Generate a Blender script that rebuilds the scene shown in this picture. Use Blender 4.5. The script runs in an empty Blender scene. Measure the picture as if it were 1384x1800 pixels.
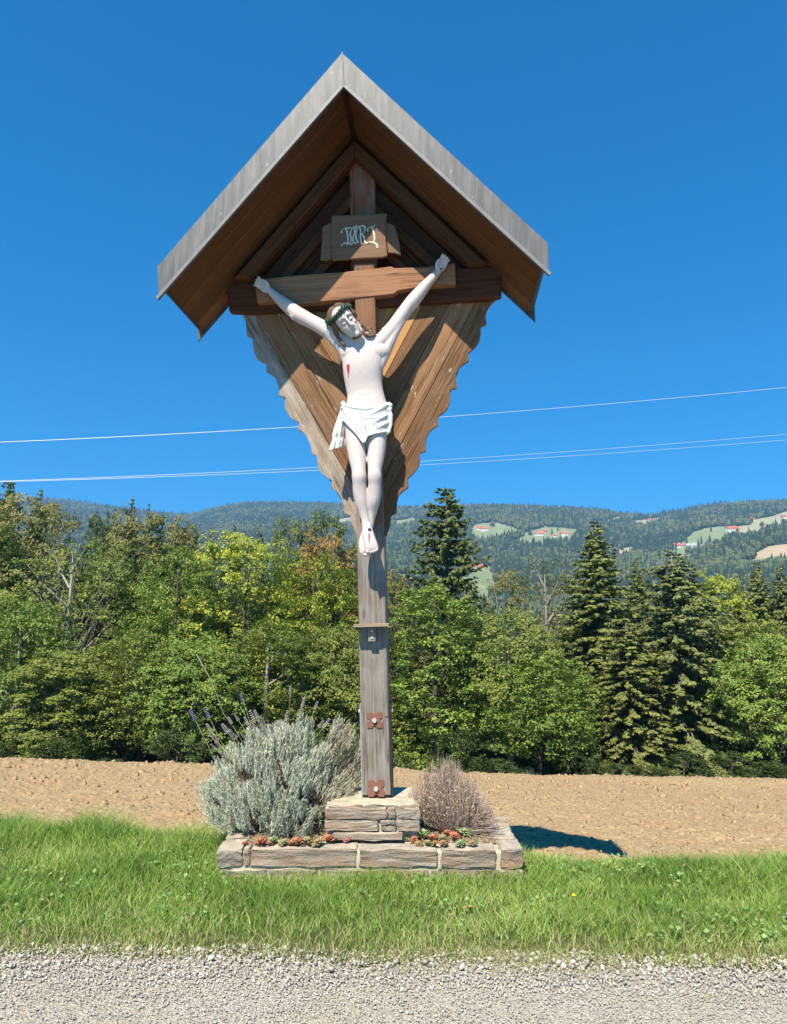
import bpy, bmesh, math, random
import numpy as np
from mathutils import Vector, Matrix
from mathutils.bvhtree import BVHTree

random.seed(7)
rng = np.random.default_rng(7)
C = bpy.context.scene.collection
scene = bpy.context.scene
R = math.radians

# ------------------------------------------------------------------ camera, light, exposure
FPX, CX, CY = 1300.0, 692.0, 900.0
PITCH = math.atan(170.0 / 1300.0)
CAM = Vector((0, 0, 1.6))
cam_d = bpy.data.cameras.new('camera')
cam_d.sensor_fit = 'VERTICAL'
cam_d.sensor_height = 36.0
cam_d.lens = 36.0 * FPX / 1800.0
cam_d.clip_start = 0.05
cam_d.clip_end = 12000
cam = bpy.data.objects.new('camera', cam_d)
cam.location = CAM
cam.rotation_euler = (math.pi / 2 + PITCH, 0, 0)
C.objects.link(cam)
scene.camera = cam

SUN_TRAVEL = Vector((0.29, 0.71, -1.0)).normalized()
world = bpy.data.worlds.new('World')
scene.world = world
world.use_nodes = True
wn = world.node_tree
bg = wn.nodes['Background']
sky = wn.nodes.new('ShaderNodeTexSky')
sky.sky_type = 'NISHITA'
sky.sun_disc = False
sky.sun_elevation = math.asin(-SUN_TRAVEL.z)
sky.sun_rotation = math.atan2(-SUN_TRAVEL.x, -SUN_TRAVEL.y)
sky.altitude = 0
sky.air_density = 1.0
sky.dust_density = 0.0
sky.ozone_density = 3.0
# the sky keeps its deep blue down to the hills (very clean dry air): look it up a little higher
tc = wn.nodes.new('ShaderNodeTexCoord')
sx = wn.nodes.new('ShaderNodeSeparateXYZ'); wn.links.new(tc.outputs['Generated'], sx.inputs[0])
mr = wn.nodes.new('ShaderNodeMapRange'); wn.links.new(sx.outputs[2], mr.inputs[0])
mr.inputs[1].default_value = 0.0; mr.inputs[2].default_value = 1.0
mr.inputs[3].default_value = 0.155; mr.inputs[4].default_value = 1.0
cx_ = wn.nodes.new('ShaderNodeCombineXYZ')
wn.links.new(sx.outputs[0], cx_.inputs[0]); wn.links.new(sx.outputs[1], cx_.inputs[1]); wn.links.new(mr.outputs[0], cx_.inputs[2])
nv = wn.nodes.new('ShaderNodeVectorMath'); nv.operation = 'NORMALIZE'; wn.links.new(cx_.outputs[0], nv.inputs[0])
wn.links.new(nv.outputs[0], sky.inputs[0])
hs = wn.nodes.new('ShaderNodeHueSaturation')
hs.inputs['Hue'].default_value = 0.497
hs.inputs['Saturation'].default_value = 1.95
hs.inputs['Value'].default_value = 1.56
wn.links.new(sky.outputs[0], hs.inputs['Color'])
wn.links.new(hs.outputs[0], bg.inputs[0])
bg.inputs[1].default_value = 0.067
sun_d = bpy.data.lights.new('sun', 'SUN')
sun_d.energy = 5.0
sun_d.angle = R(0.53)
sun_d.color = (1.0, 0.93, 0.80)
sun = bpy.data.objects.new('sun', sun_d)
sun.rotation_euler = SUN_TRAVEL.to_track_quat('-Z', 'Y').to_euler()
sun.location = (-10, -20, 30)
C.objects.link(sun)
scene.view_settings.view_transform = 'Standard'
scene.view_settings.look = 'None'
scene.view_settings.exposure = 0.82
scene.view_settings.gamma = 1.0
scene.view_settings.use_curve_mapping = False
scene.cycles.max_bounces = 7
scene.cycles.diffuse_bounces = 3
scene.cycles.glossy_bounces = 2
scene.cycles.transmission_bounces = 3
scene.cycles.volume_bounces = 0

# ------------------------------------------------------------------ helpers
def mesh_obj(name, verts, faces, mat=None, parent=None, smooth=False, label=None, cat=None, group=None, kind=None):
    me = bpy.data.meshes.new(name)
    me.from_pydata([tuple(v) for v in verts], [], [tuple(f) for f in faces])
    me.update()
    return link(name, me, mat, parent, smooth, label, cat, group, kind)

def tag(o, label=None, cat=None, group=None, kind=None):
    if label: o['label'] = label
    if cat: o['category'] = cat
    if group: o['group'] = group
    if kind: o['kind'] = kind
    return o

def link(name, me, mat=None, parent=None, smooth=False, label=None, cat=None, group=None, kind=None):
    o = bpy.data.objects.new(name, me)
    C.objects.link(o)
    if mat:
        if not me.materials: me.materials.append(mat)
    if parent: o.parent = parent
    if smooth: me.polygons.foreach_set('use_smooth', [True] * len(me.polygons))
    return tag(o, label, cat, group, kind)

def empty(name, M, label=None, cat=None, group=None):
    o = bpy.data.objects.new(name, None)
    o.empty_display_size = 0.2
    C.objects.link(o)
    o.matrix_world = M
    return tag(o, label, cat, group)

def np_mesh(name, V, F, attrs=None, smooth=False):
    """fast mesh from arrays; F is (n,3) or (n,4); attrs: {name: per-vertex float array}"""
    me = bpy.data.meshes.new(name)
    V = np.ascontiguousarray(V, dtype=np.float32)
    F = np.ascontiguousarray(F, dtype=np.int32)
    n, k = F.shape
    me.vertices.add(len(V)); me.vertices.foreach_set('co', V.ravel())
    me.loops.add(n * k); me.loops.foreach_set('vertex_index', F.ravel())
    me.polygons.add(n)
    me.polygons.foreach_set('loop_start', np.arange(0, n * k, k, dtype=np.int32))
    try: me.polygons.foreach_set('loop_total', np.full(n, k, dtype=np.int32))
    except Exception: pass
    for a, arr in (attrs or {}).items():
        at_ = me.attributes.new(a, 'FLOAT', 'POINT')
        at_.data.foreach_set('value', np.ascontiguousarray(arr, dtype=np.float32))
    me.update(calc_edges=True)
    if smooth: me.polygons.foreach_set('use_smooth', [True] * n)
    return me

# noise in numpy
_perm = np.random.default_rng(3).permutation(512)
_g2 = np.random.default_rng(4).uniform(-1, 1, (512, 2)); _g2 /= np.linalg.norm(_g2, axis=1)[:, None]
def perlin(x, y):
    xi = np.floor(x).astype(int); yi = np.floor(y).astype(int)
    xf = x - xi; yf = y - yi
    u = xf * xf * xf * (xf * (xf * 6 - 15) + 10); v = yf * yf * yf * (yf * (yf * 6 - 15) + 10)
    def g(ix, iy, dx, dy):
        h = _perm[(_perm[ix & 511] + iy) & 511]
        return _g2[h, 0] * dx + _g2[h, 1] * dy
    a = g(xi, yi, xf, yf); b = g(xi + 1, yi, xf - 1, yf)
    c = g(xi, yi + 1, xf, yf - 1); d = g(xi + 1, yi + 1, xf - 1, yf - 1)
    return (a + u * (b - a)) + v * ((c + u * (d - c)) - (a + u * (b - a)))
def fbm(x, y, o=4, g=0.5):
    s = 0; a = 1.0
    for i in range(o):
        s = s + a * perlin(x * 2 ** i + 17.3 * i, y * 2 ** i + 9.1 * i); a *= g
    return s
def worley(x, y):
    xi = np.floor(x).astype(int); yi = np.floor(y).astype(int)
    best = np.full(x.shape, 9.0)
    for i in (-1, 0, 1):
        for j in (-1, 0, 1):
            h = _perm[(_perm[(xi + i) & 511] + yi + j) & 511]
            h2 = _perm[(h + 91) & 511]
            dx = xi + i + h / 512.0 - x; dy = yi + j + h2 / 512.0 - y
            best = np.minimum(best, dx * dx + dy * dy)
    return np.sqrt(best)

# material node helper
class NT:
    def __init__(s, name):
        s.m = bpy.data.materials.new(name); s.m.use_nodes = True
        s.t = s.m.node_tree; s.t.nodes.clear()
        s.out = s.t.nodes.new('ShaderNodeOutputMaterial')
    def n(s, typ, ins=None, **props):
        nd = s.t.nodes.new('ShaderNode' + typ)
        for k, v in props.items(): setattr(nd, k, v)
        for k, v in (ins or {}).items():
            sock = nd.inputs[k]
            if hasattr(v, 'is_output') and v.is_output: s.t.links.new(v, sock)
            elif hasattr(v, 'outputs'): s.t.links.new(v.outputs[0], sock)
            else:
                if sock.type == 'RGBA' and len(v) == 3: v = (*v, 1)
                sock.default_value = v
        return nd
    def noise(s, vec, scale=5, detail=4, rough=0.5, dist=0.0):
        return s.n('TexNoise', {'Vector': vec, 'Scale': scale, 'Detail': detail, 'Roughness': rough, 'Distortion': dist}).outputs['Fac']
    def ramp(s, fac, stops):
        nd = s.n('ValToRGB', {'Fac': fac}); el = nd.color_ramp.elements
        while len(el) < len(stops): el.new(0.5)
        for e, (p, c) in zip(el, stops):
            e.position = p
            e.color = (c, c, c, 1) if isinstance(c, (int, float)) else (*c, 1)
        return nd.outputs[0]
    def mix(s, f, a, b, mode='MIX'):
        nd = s.n('Mix', data_type='RGBA', blend_type=mode)
        for i, v in ((0, f), (6, a), (7, b)):
            if hasattr(v, 'is_output'): s.t.links.new(v, nd.inputs[i])
            elif i == 0: nd.inputs[0].default_value = v
            else: nd.inputs[i].default_value = (*v, 1)
        return nd.outputs[2]
    def math(s, op, a, b=0.0):
        return s.n('Math', {0: a, 1: b}, operation=op).outputs[0]
    def map(s, vec, scale=(1, 1, 1), loc=(0, 0, 0)):
        return s.n('Mapping', {'Vector': vec, 'Scale': scale, 'Location': loc}).outputs[0]
    def attr(s, name): return s.n('Attribute', attribute_name=name).outputs['Fac']
    def finish(s, col, rough=0.7, bump=None, bstr=0.3, bdist=0.01, metal=0.0, spec=0.3, transl=None):
        b = s.n('BsdfPrincipled', {'Base Color': col, 'Roughness': rough, 'Metallic': metal, 'Specular IOR Level': spec})
        if bump is not None:
            bn = s.n('Bump', {'Height': bump, 'Strength': bstr, 'Distance': bdist})
            s.t.links.new(bn.outputs[0], b.inputs['Normal'])
        sh = b.outputs[0]
        if transl is not None:
            tr = s.n('BsdfTranslucent', {'Color': transl[1]})
            mx = s.n('MixShader', {0: transl[0]})
            s.t.links.new(sh, mx.inputs[1]); s.t.links.new(tr.outputs[0], mx.inputs[2]); sh = mx.outputs[0]
        s.t.links.new(sh, s.out.inputs[0])
        return s.m

def wood(name, dark, mid, light, grey=(0.3, 0.28, 0.25), grey_amt=0.3, bump=0.5, z0=None, z1=None, fresh=None, stain=0.0):
    t = NT(name)
    uv = t.n('UVMap', uv_map='UVMap').outputs[0]
    rnd = t.n('ObjectInfo').outputs['Random']
    off = t.n('CombineXYZ', {0: t.math('MULTIPLY', rnd, 37.0), 1: t.math('MULTIPLY', rnd, 91.0), 2: 0.0}).outputs[0]
    v0 = t.n('VectorMath', {0: uv, 1: off}, operation='ADD').outputs[0]
    warp = t.n('TexNoise', {'Vector': t.map(v0, (1.5, 6, 1)), 'Scale': 1.6, 'Detail': 2.0}).outputs['Color']
    wv = t.n('VectorMath', {0: warp, 1: (0.5, 0.5, 0.5)}, operation='SUBTRACT').outputs[0]
    wv = t.n('VectorMath', {0: wv, 1: (0.02, 0.022, 0.0)}, operation='MULTIPLY').outputs[0]
    v = t.n('VectorMath', {0: v0, 1: wv}, operation='ADD').outputs[0]
    fine = t.noise(t.map(v, (4, 260, 1)), 1.0, 6, 0.75)
    band = t.noise(t.map(v, (0.9, 62, 1)), 1.0, 6, 0.72)
    blot = t.noise(t.map(v, (4, 9, 1)), 1.0, 4, 0.6)
    knot = t.n('TexVoronoi', {'Vector': t.map(v, (2.2, 7, 1)), 'Scale': 1.0}).outputs['Distance']
    col = t.ramp(band, [(0.28, dark), (0.5, mid), (0.74, light)])
    col = t.mix(t.math('MULTIPLY', t.ramp(fine, [(0.36, 1.0), (0.52, 0.0)]), 0.8), col, dark)
    col = t.mix(t.ramp(knot, [(0.05, 0.75), (0.11, 0.0)]), col, tuple(c * 0.5 for c in dark))
    if fresh is not None:
        pos = t.n('NewGeometry').outputs['Position']
        z = t.n('SeparateXYZ', {0: pos}).outputs[2]
        zf = t.n('MapRange', {0: t.math('ADD', z, t.math('MULTIPLY', blot, 0.5)), 1: z0, 2: z1}).outputs[0]
        fcol = t.mix(band, tuple(c * 0.75 for c in fresh), tuple(min(1, c * 1.25) for c in fresh))
        col = t.mix(t.math('MULTIPLY', zf, 0.9), col, fcol)
    gm = t.ramp(blot, [(0.4, 0.0), (0.62, 1.0)])
    col = t.mix(t.math('MULTIPLY', gm, grey_amt), col, grey)
    if stain:
        st = t.noise(t.map(v0, (6, 14, 1)), 1.0, 5, 0.7)
        col = t.mix(t.math('MULTIPLY', t.ramp(st, [(0.62, 0.0), (0.68, 1.0)]), stain), col, (0.6, 0.57, 0.5))
    br = t.math('ADD', t.math('MULTIPLY', rnd, 0.5), 0.75)
    col = t.n('HueSaturation', {'Color': col, 'Value': br, 'Saturation': 1.0}).outputs[0]
    crack = t.ramp(t.noise(t.map(v, (0.9, 60, 1)), 1.0, 3, 0.5), [(0.475, 1.0), (0.5, 0.0), (0.525, 1.0)])
    crk2 = t.ramp(t.noise(t.map(v, (2, 10, 1)), 1.0, 2, 0.5), [(0.5, 0.0), (0.6, 1.0)])
    cm = t.math('MULTIPLY', t.math('SUBTRACT', 1.0, crack), crk2)
    col = t.mix(t.math('MULTIPLY', cm, 0.75), col, tuple(c * 0.25 for c in dark))
    h = t.math('SUBTRACT', t.math('ADD', fine, t.math('MULTIPLY', band, 0.8)), t.math('MULTIPLY', cm, 1.5))
    return t.finish(col, 0.78, h, bump, 0.004, spec=0.2)

def set_uv(me, d, p):
    """metric wood uv: u along d, v across (p) plus depth"""
    d = Vector(d).normalized(); p = Vector(p).normalized()
    q = d.cross(p)
    uvl = me.uv_layers.new(name='UVMap') if not me.uv_layers else me.uv_layers[0]
    for poly in me.polygons:
        for li in poly.loop_indices:
            co = me.vertices[me.loops[li].vertex_index].co
            uvl.data[li].uv = (co.dot(d), co.dot(p) + 1.3 * co.dot(q))

def prism(name, poly, y0, y1, mat, parent, d=(0, 0, 1), bevel=0.003, **kw):
    """polygon in (x,z), extruded from y0 (front) to y1 (back); grain direction d"""
    bm = bmesh.new()
    vs = [bm.verts.new((x, y0, z)) for x, z in poly]
    f = bm.faces.new(vs)
    bmesh.ops.recalc_face_normals(bm, faces=[f])
    r = bmesh.ops.extrude_face_region(bm, geom=[f])
    for e in r['geom']:
        if isinstance(e, bmesh.types.BMVert): e.co.y = y1
    bmesh.ops.recalc_face_normals(bm, faces=bm.faces[:])
    if bevel:
        es = [e for e in bm.edges if len(e.link_faces) == 2 and e.calc_face_angle(0) > 0.9]
        try: bmesh.ops.bevel(bm, geom=es, offset=bevel, segments=1, affect='EDGES', clamp_overlap=True)
        except Exception: pass
    me = bpy.data.meshes.new(name); bm.to_mesh(me); bm.free()
    d = Vector(d); p = Vector((d.z, 0, -d.x)) if abs(d.y) < 0.5 else Vector((1, 0, 0))
    set_uv(me, d, p)
    return link(name, me, mat, parent, **kw)

def box(name, a, b, mat, parent, d=(0, 0, 1), bevel=0.003, jit=0.0, seg=1, **kw):
    bm = bmesh.new()
    bmesh.ops.create_cube(bm, size=1)
    for v in bm.verts:
        v.co = Vector([a[i] + (v.co[i] + 0.5) * (b[i] - a[i]) + random.uniform(-jit, jit) for i in range(3)])
    if bevel: bmesh.ops.bevel(bm, geom=bm.edges[:], offset=bevel, segments=seg, affect='EDGES', clamp_overlap=True)
    me = bpy.data.meshes.new(name); bm.to_mesh(me); bm.free()
    d = Vector(d)
    p = Vector((1, 0, 0)) if abs(d.x) < 0.5 else Vector((0, 0, 1))
    set_uv(me, d, p)
    return link(name, me, mat, parent, **kw)

def tube_arrays(pts, rad, n=8, side=None, caps=True, sq=2.0):
    """tube along pts; rad = list of r or (r_side, r_depth); returns verts, faces (lists)"""
    pts = [Vector(p) for p in pts]
    V = []; Fc = []
    prev = Vector(side) if side is not None else None
    for i, p in enumerate(pts):
        t = (pts[min(i + 1, len(pts) - 1)] - pts[max(i - 1, 0)]).normalized()
        if prev is None: prev = Vector((1, 0, 0)) if abs(t.x) < 0.8 else Vector((0, 1, 0))
        s = (prev - t * prev.dot(t)).normalized(); b = t.cross(s); prev = s
        r = rad[i] if isinstance(rad, (list, tuple)) else rad
        ra, rb = r if isinstance(r, (list, tuple)) else (r, r)
        for k in range(n):
            a = 2 * math.pi * k / n
            c, si = math.cos(a), math.sin(a)
            if sq != 2.0:
                c = math.copysign(abs(c) ** (2 / sq), c); si = math.copysign(abs(si) ** (2 / sq), si)
            V.append(p + s * (ra * c) + b * (rb * si))
    m = len(pts)
    for i in range(m - 1):
        for k in range(n):
            k2 = (k + 1) % n
            Fc.append((i * n + k, i * n + k2, (i + 1) * n + k2, (i + 1) * n + k))
    if caps:
        Fc.append(tuple(reversed(range(n)))); Fc.append(tuple(range((m - 1) * n, m * n)))
    return V, Fc

def densify(pts, rad, k=4):
    """catmull-rom through the rings so that the surface has no facets"""
    pts = [Vector(p) for p in pts]; rr = [r if isinstance(r, (list, tuple)) else (r, r) for r in rad]
    P_, R_ = [], []; n = len(pts)
    def cr(a, b, c, d, t): return 0.5 * (2 * b + (c - a) * t + (2 * a - 5 * b + 4 * c - d) * t * t + (3 * b - a - 3 * c + d) * t ** 3)
    for i in range(n - 1):
        i0, i3 = max(i - 1, 0), min(i + 2, n - 1)
        for j in range(k):
            t = j / k
            P_.append(cr(pts[i0], pts[i], pts[i + 1], pts[i3], t))
            R_.append(tuple(max(.0005, cr(rr[i0][q], rr[i][q], rr[i + 1][q], rr[i3][q], t)) for q in (0, 1)))
    P_.append(pts[-1]); R_.append(rr[-1])
    return P_, R_

class MB:
    """collects shapes into one mesh"""
    def __init__(s): s.V = []; s.F = []
    def add(s, VF):
        o = len(s.V); s.V += list(VF[0]); s.F += [tuple(i + o for i in f) for f in VF[1]]; return s
    def stube(s, pts, rad, n=8, **k):
        P_, R_ = densify(pts, rad); return s.add(tube_arrays(P_, R_, n, **k))
    def tube(s, pts, rad, n=8, **k): return s.add(tube_arrays(pts, rad, n, **k))
    def ball(s, c, r, n=12, m=8, M=None):
        c = Vector(c); r = (r, r, r) if isinstance(r, (int, float)) else r
        V = []; Fc = []
        for i in range(1, m):
            ph = math.pi * i / m
            for k in range(n):
                a = 2 * math.pi * k / n
                q = Vector((r[0] * math.sin(ph) * math.cos(a), r[1] * math.sin(ph) * math.sin(a), r[2] * math.cos(ph)))
                V.append(c + (M @ q if M else q))
        top = len(V); q = Vector((0, 0, r[2])); V.append(c + (M @ q if M else q))
        bot = len(V); V.append(c - (M @ q if M else q))
        for i in range(m - 2):
            for k in range(n):
                k2 = (k + 1) % n
                Fc.append((i * n + k, (i + 1) * n + k, (i + 1) * n + k2, i * n + k2))
        for k in range(n):
            k2 = (k + 1) % n
            Fc.append((top, k, k2)); Fc.append((bot, (m - 2) * n + k2, (m - 2) * n + k))
        return s.add((V, Fc))
    def build(s, name, mat, parent=None, smooth=True, **kw):
        return mesh_obj(name, s.V, s.F, mat, parent, smooth, **kw)

def fused(name, mb, voxel, mat, parent, smooth_iter=3, **kw):
    """one continuous surface from overlapping shapes"""
    tmp = mesh_obj(name, mb.V, mb.F)
    md = tmp.modifiers.new('r', 'REMESH'); md.mode = 'VOXEL'; md.voxel_size = voxel
    if smooth_iter:
        ms = tmp.modifiers.new('s', 'SMOOTH'); ms.iterations = smooth_iter; ms.factor = 0.5
    dg = bpy.context.evaluated_depsgraph_get(); dg.update()
    me = bpy.data.meshes.new_from_object(tmp.evaluated_get(dg))
    bpy.data.objects.remove(tmp)
    return link(name, me, mat, parent, True, **kw)

# photograph measurements -> metres on a plane of the shrine
_fw = Vector((0, math.cos(PITCH), math.sin(PITCH))); _up = Vector((0, -math.sin(PITCH), math.cos(PITCH)))
def ray(u, v): return _fw + Vector((1, 0, 0)) * ((u - CX) / FPX) + _up * ((CY - v) / FPX)
def on_z(u, v, z):
    d = ray(u, v); return CAM + d * ((z - CAM.z) / d.z)
def on_y(u, v, y):
    d = ray(u, v); return CAM + d * ((y - CAM.y) / d.y)
TOPZ = 0.41
_o = on_z(662.5, 1402, TOPZ)
MS = Matrix.Translation(_o) @ Matrix.Rotation(R(-4.4), 4, 'Z') @ Matrix.Rotation(R(-1.6), 4, 'Y')
MSI = MS.inverted()
def P(u, v, y=0.0):
    o = MSI @ CAM; d = MSI.to_3x3() @ ray(u, v)
    t = (y - o.y) / d.y
    return o + d * t
def P2(u, v, y=0.0):
    p = P(u, v, y); return (p.x, p.z)
def S(px, v=640, y=0.0): return (P(660 + px, v, y) - P(660, v, y)).length
# ------------------------------------------------------------------ materials of the ground
def m_soil():
    t = NT('ploughed_soil'); g = t.n('NewGeometry').outputs['Position']
    a = t.noise(g, 1.3, 4); b = t.noise(g, 22, 5, 0.6); c = t.noise(g, 90, 3, 0.6)
    col = t.ramp(b, [(0.3, (0.21, 0.14, 0.07)), (0.5, (0.37, 0.265, 0.14)), (0.72, (0.49, 0.375, 0.215))])
    col = t.mix(t.math('MULTIPLY', t.ramp(a, [(0.4, 0), (0.65, 1)]), 0.35), col, (0.36, 0.22, 0.115))
    return t.finish(col, 0.95, t.math('ADD', b, t.math('MULTIPLY', c, 0.5)), 0.7, 0.03, spec=0.1)
def m_verge():
    t = NT('verge_earth'); g = t.n('NewGeometry').outputs['Position']
    b = t.noise(g, 30, 5, 0.6)
    col = t.ramp(b, [(0.3, (0.05, 0.06, 0.02)), (0.55, (0.09, 0.10, 0.035)), (0.75, (0.2, 0.16, 0.08))])
    return t.finish(col, 0.95, b, 0.6, 0.02, spec=0.1)
def m_road():
    t = NT('road_gravel_bed'); g = t.n('NewGeometry').outputs['Position']
    vz = t.n('TexVoronoi', {'Vector': g, 'Scale': 110.0}); vd = vz.outputs['Distance']; vc = vz.outputs['Color']
    big = t.noise(g, 2.2, 4); fin = t.noise(g, 260, 3)
    lum = t.n('SeparateColor', {0: vc}).outputs[0]
    col = t.ramp(lum, [(0.0, (0.26, 0.232, 0.18)), (0.5, (0.38, 0.348, 0.28)), (1.0, (0.51, 0.475, 0.40))])
    col = t.mix(t.math('MULTIPLY', t.ramp(big, [(0.35, 0), (0.65, 1)]), 0.45), col, (0.36, 0.305, 0.22))
    col = t.mix(t.math('MULTIPLY', t.ramp(vd, [(0.45, 0), (0.75, 1)]), 0.45), col, (0.16, 0.13, 0.1))
    h = t.math('SUBTRACT', t.math('MULTIPLY', fin, 0.3), vd)
    return t.finish(col, 0.9, h, 0.9, 0.006, spec=0.15)
def m_stone_chip():
    t = NT('limestone_chip'); r = t.attr('rnd'); g = t.n('NewGeometry').outputs['Position']
    f = t.noise(g, 150, 3)
    col = t.ramp(r, [(0.0, (0.23, 0.212, 0.175)), (0.3, (0.38, 0.352, 0.285)), (0.65, (0.48, 0.45, 0.375)), (0.85, (0.61, 0.585, 0.51)), (1.0, (0.33, 0.26, 0.19))])
    col = t.mix(t.math('MULTIPLY', f, 0.4), col, (0.35, 0.33, 0.31))
    return t.finish(col, 0.85, f, 0.3, 0.003, spec=0.2)
M_SOIL, M_VERGE, M_ROAD, M_CHIP = m_soil(), m_verge(), m_road(), m_stone_chip()

def road_edge(x): return 3.74 - 0.035 * (x + 2) + 0.06 * fbm(x * 1.1 + 3.3, x * 0 + 1.7, 4, 0.6)
def field_edge(x): return 5.0 - 0.15 * x + 0.12 * fbm(x * 0.6 + 8.0, x * 0 + 4.2, 3) + 0.50 * np.exp(-(np.abs(x + 0.13) / 0.88) ** 8)
def base_z(x, y):
    x = np.asarray(x, float); y = np.asarray(y, float)
    e = field_edge(x)
    t = np.clip((y - e) / 0.9, 0, 1); s = t * t * (3 - 2 * t)
    z = -0.45 * s
    z = z - np.clip(y - e - 0.9, 0, 11.8) * 0.142
    z = z - np.clip(y - e - 0.9, 0, 12) / 12 * 0.017 * x
    z = z - np.clip(y - 17.5, 0, 5) ** 2 * 0.010 - np.clip(y - 17.5, 0, 400) * 0.185
    z = z - np.clip(y - 22.5, 0, 400) * 0.055
    return z
def grid(name, xs, ys, zf, mat, smooth=True, **kw):
    X, Y = np.meshgrid(xs, ys)
    Z = zf(X, Y)
    V = np.stack([X.ravel(), Y.ravel(), Z.ravel()], 1)
    nx, ny = len(xs), len(ys)
    I = np.arange(nx * ny).reshape(ny, nx)
    F = np.stack([I[:-1, :-1].ravel(), I[:-1, 1:].ravel(), I[1:, 1:].ravel(), I[1:, :-1].ravel()], 1)
    return link(name, np_mesh(name, V, F, smooth=smooth), mat, **kw)

# gravel road
grid('gravel_road', np.linspace(-30, 30, 400), np.linspace(-8, 4.1, 160),
     lambda x, y: 0.006 * fbm(x * 3, y * 3, 3) - 0.004, M_ROAD, kind='structure')
# verge earth below the grass
def verge_z(X, Y):
    rows = Y
    lo = road_edge(X) - 0.12; hi = field_edge(X) + 0.75
    YY = lo + (Y) * (hi - lo)
    return YY
_xs = np.linspace(-30, 30, 500); _t = np.linspace(0, 1, 50)
X, T_ = np.meshgrid(_xs, _t)
Yv = (road_edge(X) - 0.12) + T_ * (field_edge(X) + 0.75 - road_edge(X) + 0.12)
Zv = base_z(X, Yv) + 0.012 * fbm(X * 4, Yv * 4, 3) + np.clip((Yv - road_edge(X) + 0.02) / 0.12, -1, 1) * 0.02
I = np.arange(X.size).reshape(X.shape)
Fv = np.stack([I[:-1, :-1].ravel(), I[:-1, 1:].ravel(), I[1:, 1:].ravel(), I[1:, :-1].ravel()], 1)
link('verge', np_mesh('verge', np.stack([X.ravel(), Yv.ravel(), Zv.ravel()], 1), Fv, smooth=True), M_VERGE, kind='structure')

# ploughed field: real clods in the surface
def field_z(x, y):
    z = base_z(x, y) - 0.02
    w = worley(x * 9 + 0.6 * fbm(x * 4, y * 4, 2), y * 9)
    w2 = worley(x * 21 + 5, y * 21)
    amp = np.clip(y / 9, .8, 1.8) * np.clip(0.7 + 0.9 * fbm(x * 0.7, y * 0.7 + 20, 3), 0.2, 1.5)
    z = z + amp * (0.052 * (0.75 - w) + 0.022 * (0.6 - w2)) + 0.03 * fbm(x * 1.7, y * 1.7, 4) + 0.012 * fbm(x * 12, y * 12, 3)
    return z
ys = [4.4]
while ys[-1] < 19: ys.append(ys[-1] + 0.0019 * ys[-1] * ys[-1] / 4.4 ** 1)
ys += list(np.linspace(19.3, 27, 24))
aa_ = np.concatenate([[-6, -4, -2.6, -1.8, -1.3, -1.0, -.8, -.7], np.linspace(-.62, .62, 430), [.7, .8, 1.0, 1.3, 1.8, 2.6, 4, 6]])
Aa, Yf = np.meshgrid(aa_, np.array(ys)); Xf = Aa * Yf
Zf = np.where(np.abs(Aa) < .63, field_z(Xf, Yf), base_z(np.clip(Xf, -14, 14), Yf) - .02)
I = np.arange(Xf.size).reshape(Xf.shape)
Ff = np.stack([I[:-1, :-1].ravel(), I[:-1, 1:].ravel(), I[1:, 1:].ravel(), I[1:, :-1].ravel()], 1)
print('field rows', len(ys))
link('ploughed_field', np_mesh('ploughed_field', np.stack([Xf.ravel(), Yf.ravel(), Zf.ravel()], 1), Ff, smooth=True), M_SOIL, kind='structure')
# loose clods
def chips(n, pos, size, flat=0.7, kind=8, seedv=1):
    """n jittered little stones; kind 8 = box-like, 12 = icosahedron"""
    rg = np.random.default_rng(seedv)
    if kind == 8:
        bv = np.array([(x, y, z) for x in (-1, 1) for y in (-1, 1) for z in (-1, 1)], float) * 0.6
        bf = np.array([(0, 1, 3), (0, 3, 2), (4, 6, 7), (4, 7, 5), (0, 4, 5), (0, 5, 1), (2, 3, 7), (2, 7, 6), (0, 2, 6), (0, 6, 4), (1, 5, 7), (1, 7, 3)])
    else:
        p = (1 + 5 ** 0.5) / 2
        bv = np.array([(-1, p, 0), (1, p, 0), (-1, -p, 0), (1, -p, 0), (0, -1, p), (0, 1, p), (0, -1, -p), (0, 1, -p), (p, 0, -1), (p, 0, 1), (-p, 0, -1), (-p, 0, 1)]) / 1.9
        bf = np.array([(0, 11, 5), (0, 5, 1), (0, 1, 7), (0, 7, 10), (0, 10, 11), (1, 5, 9), (5, 11, 4), (11, 10, 2), (10, 7, 6), (7, 1, 8), (3, 9, 4), (3, 4, 2), (3, 2, 6), (3, 6, 8), (3, 8, 9), (4, 9, 5), (2, 4, 11), (6, 2, 10), (8, 6, 7), (9, 8, 1)])
    k = len(bv)
    V = bv[None] * (1 + rg.uniform(-0.38, 0.38, (n, k, 3)))
    V = V * rg.uniform(0.65, 1.25, (n, 1, 3)) * np.array([1, 1, flat])
    q = rg.normal(size=(n, 4)) * np.array([1, .35, .35, 1]); q /= np.linalg.norm(q, axis=1)[:, None]
    w, x, y, z = q.T
    Rm = np.stack([1 - 2 * (y * y + z * z), 2 * (x * y - z * w), 2 * (x * z + y * w), 2 * (x * y + z * w), 1 - 2 * (x * x + z * z), 2 * (y * z - x * w), 2 * (x * z - y * w), 2 * (y * z + x * w), 1 - 2 * (x * x + y * y)], 1).reshape(n, 3, 3)
    V = np.einsum('nij,nkj->nki', Rm, V) * size[:, None, None] + pos[:, None, :]
    F = bf[None] + (np.arange(n) * k)[:, None, None]
    a = np.repeat(rg.uniform(0, 1, n), k)
    return V.reshape(-1, 3), F.reshape(-1, 3), {'rnd': a}
n = 14000
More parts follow.
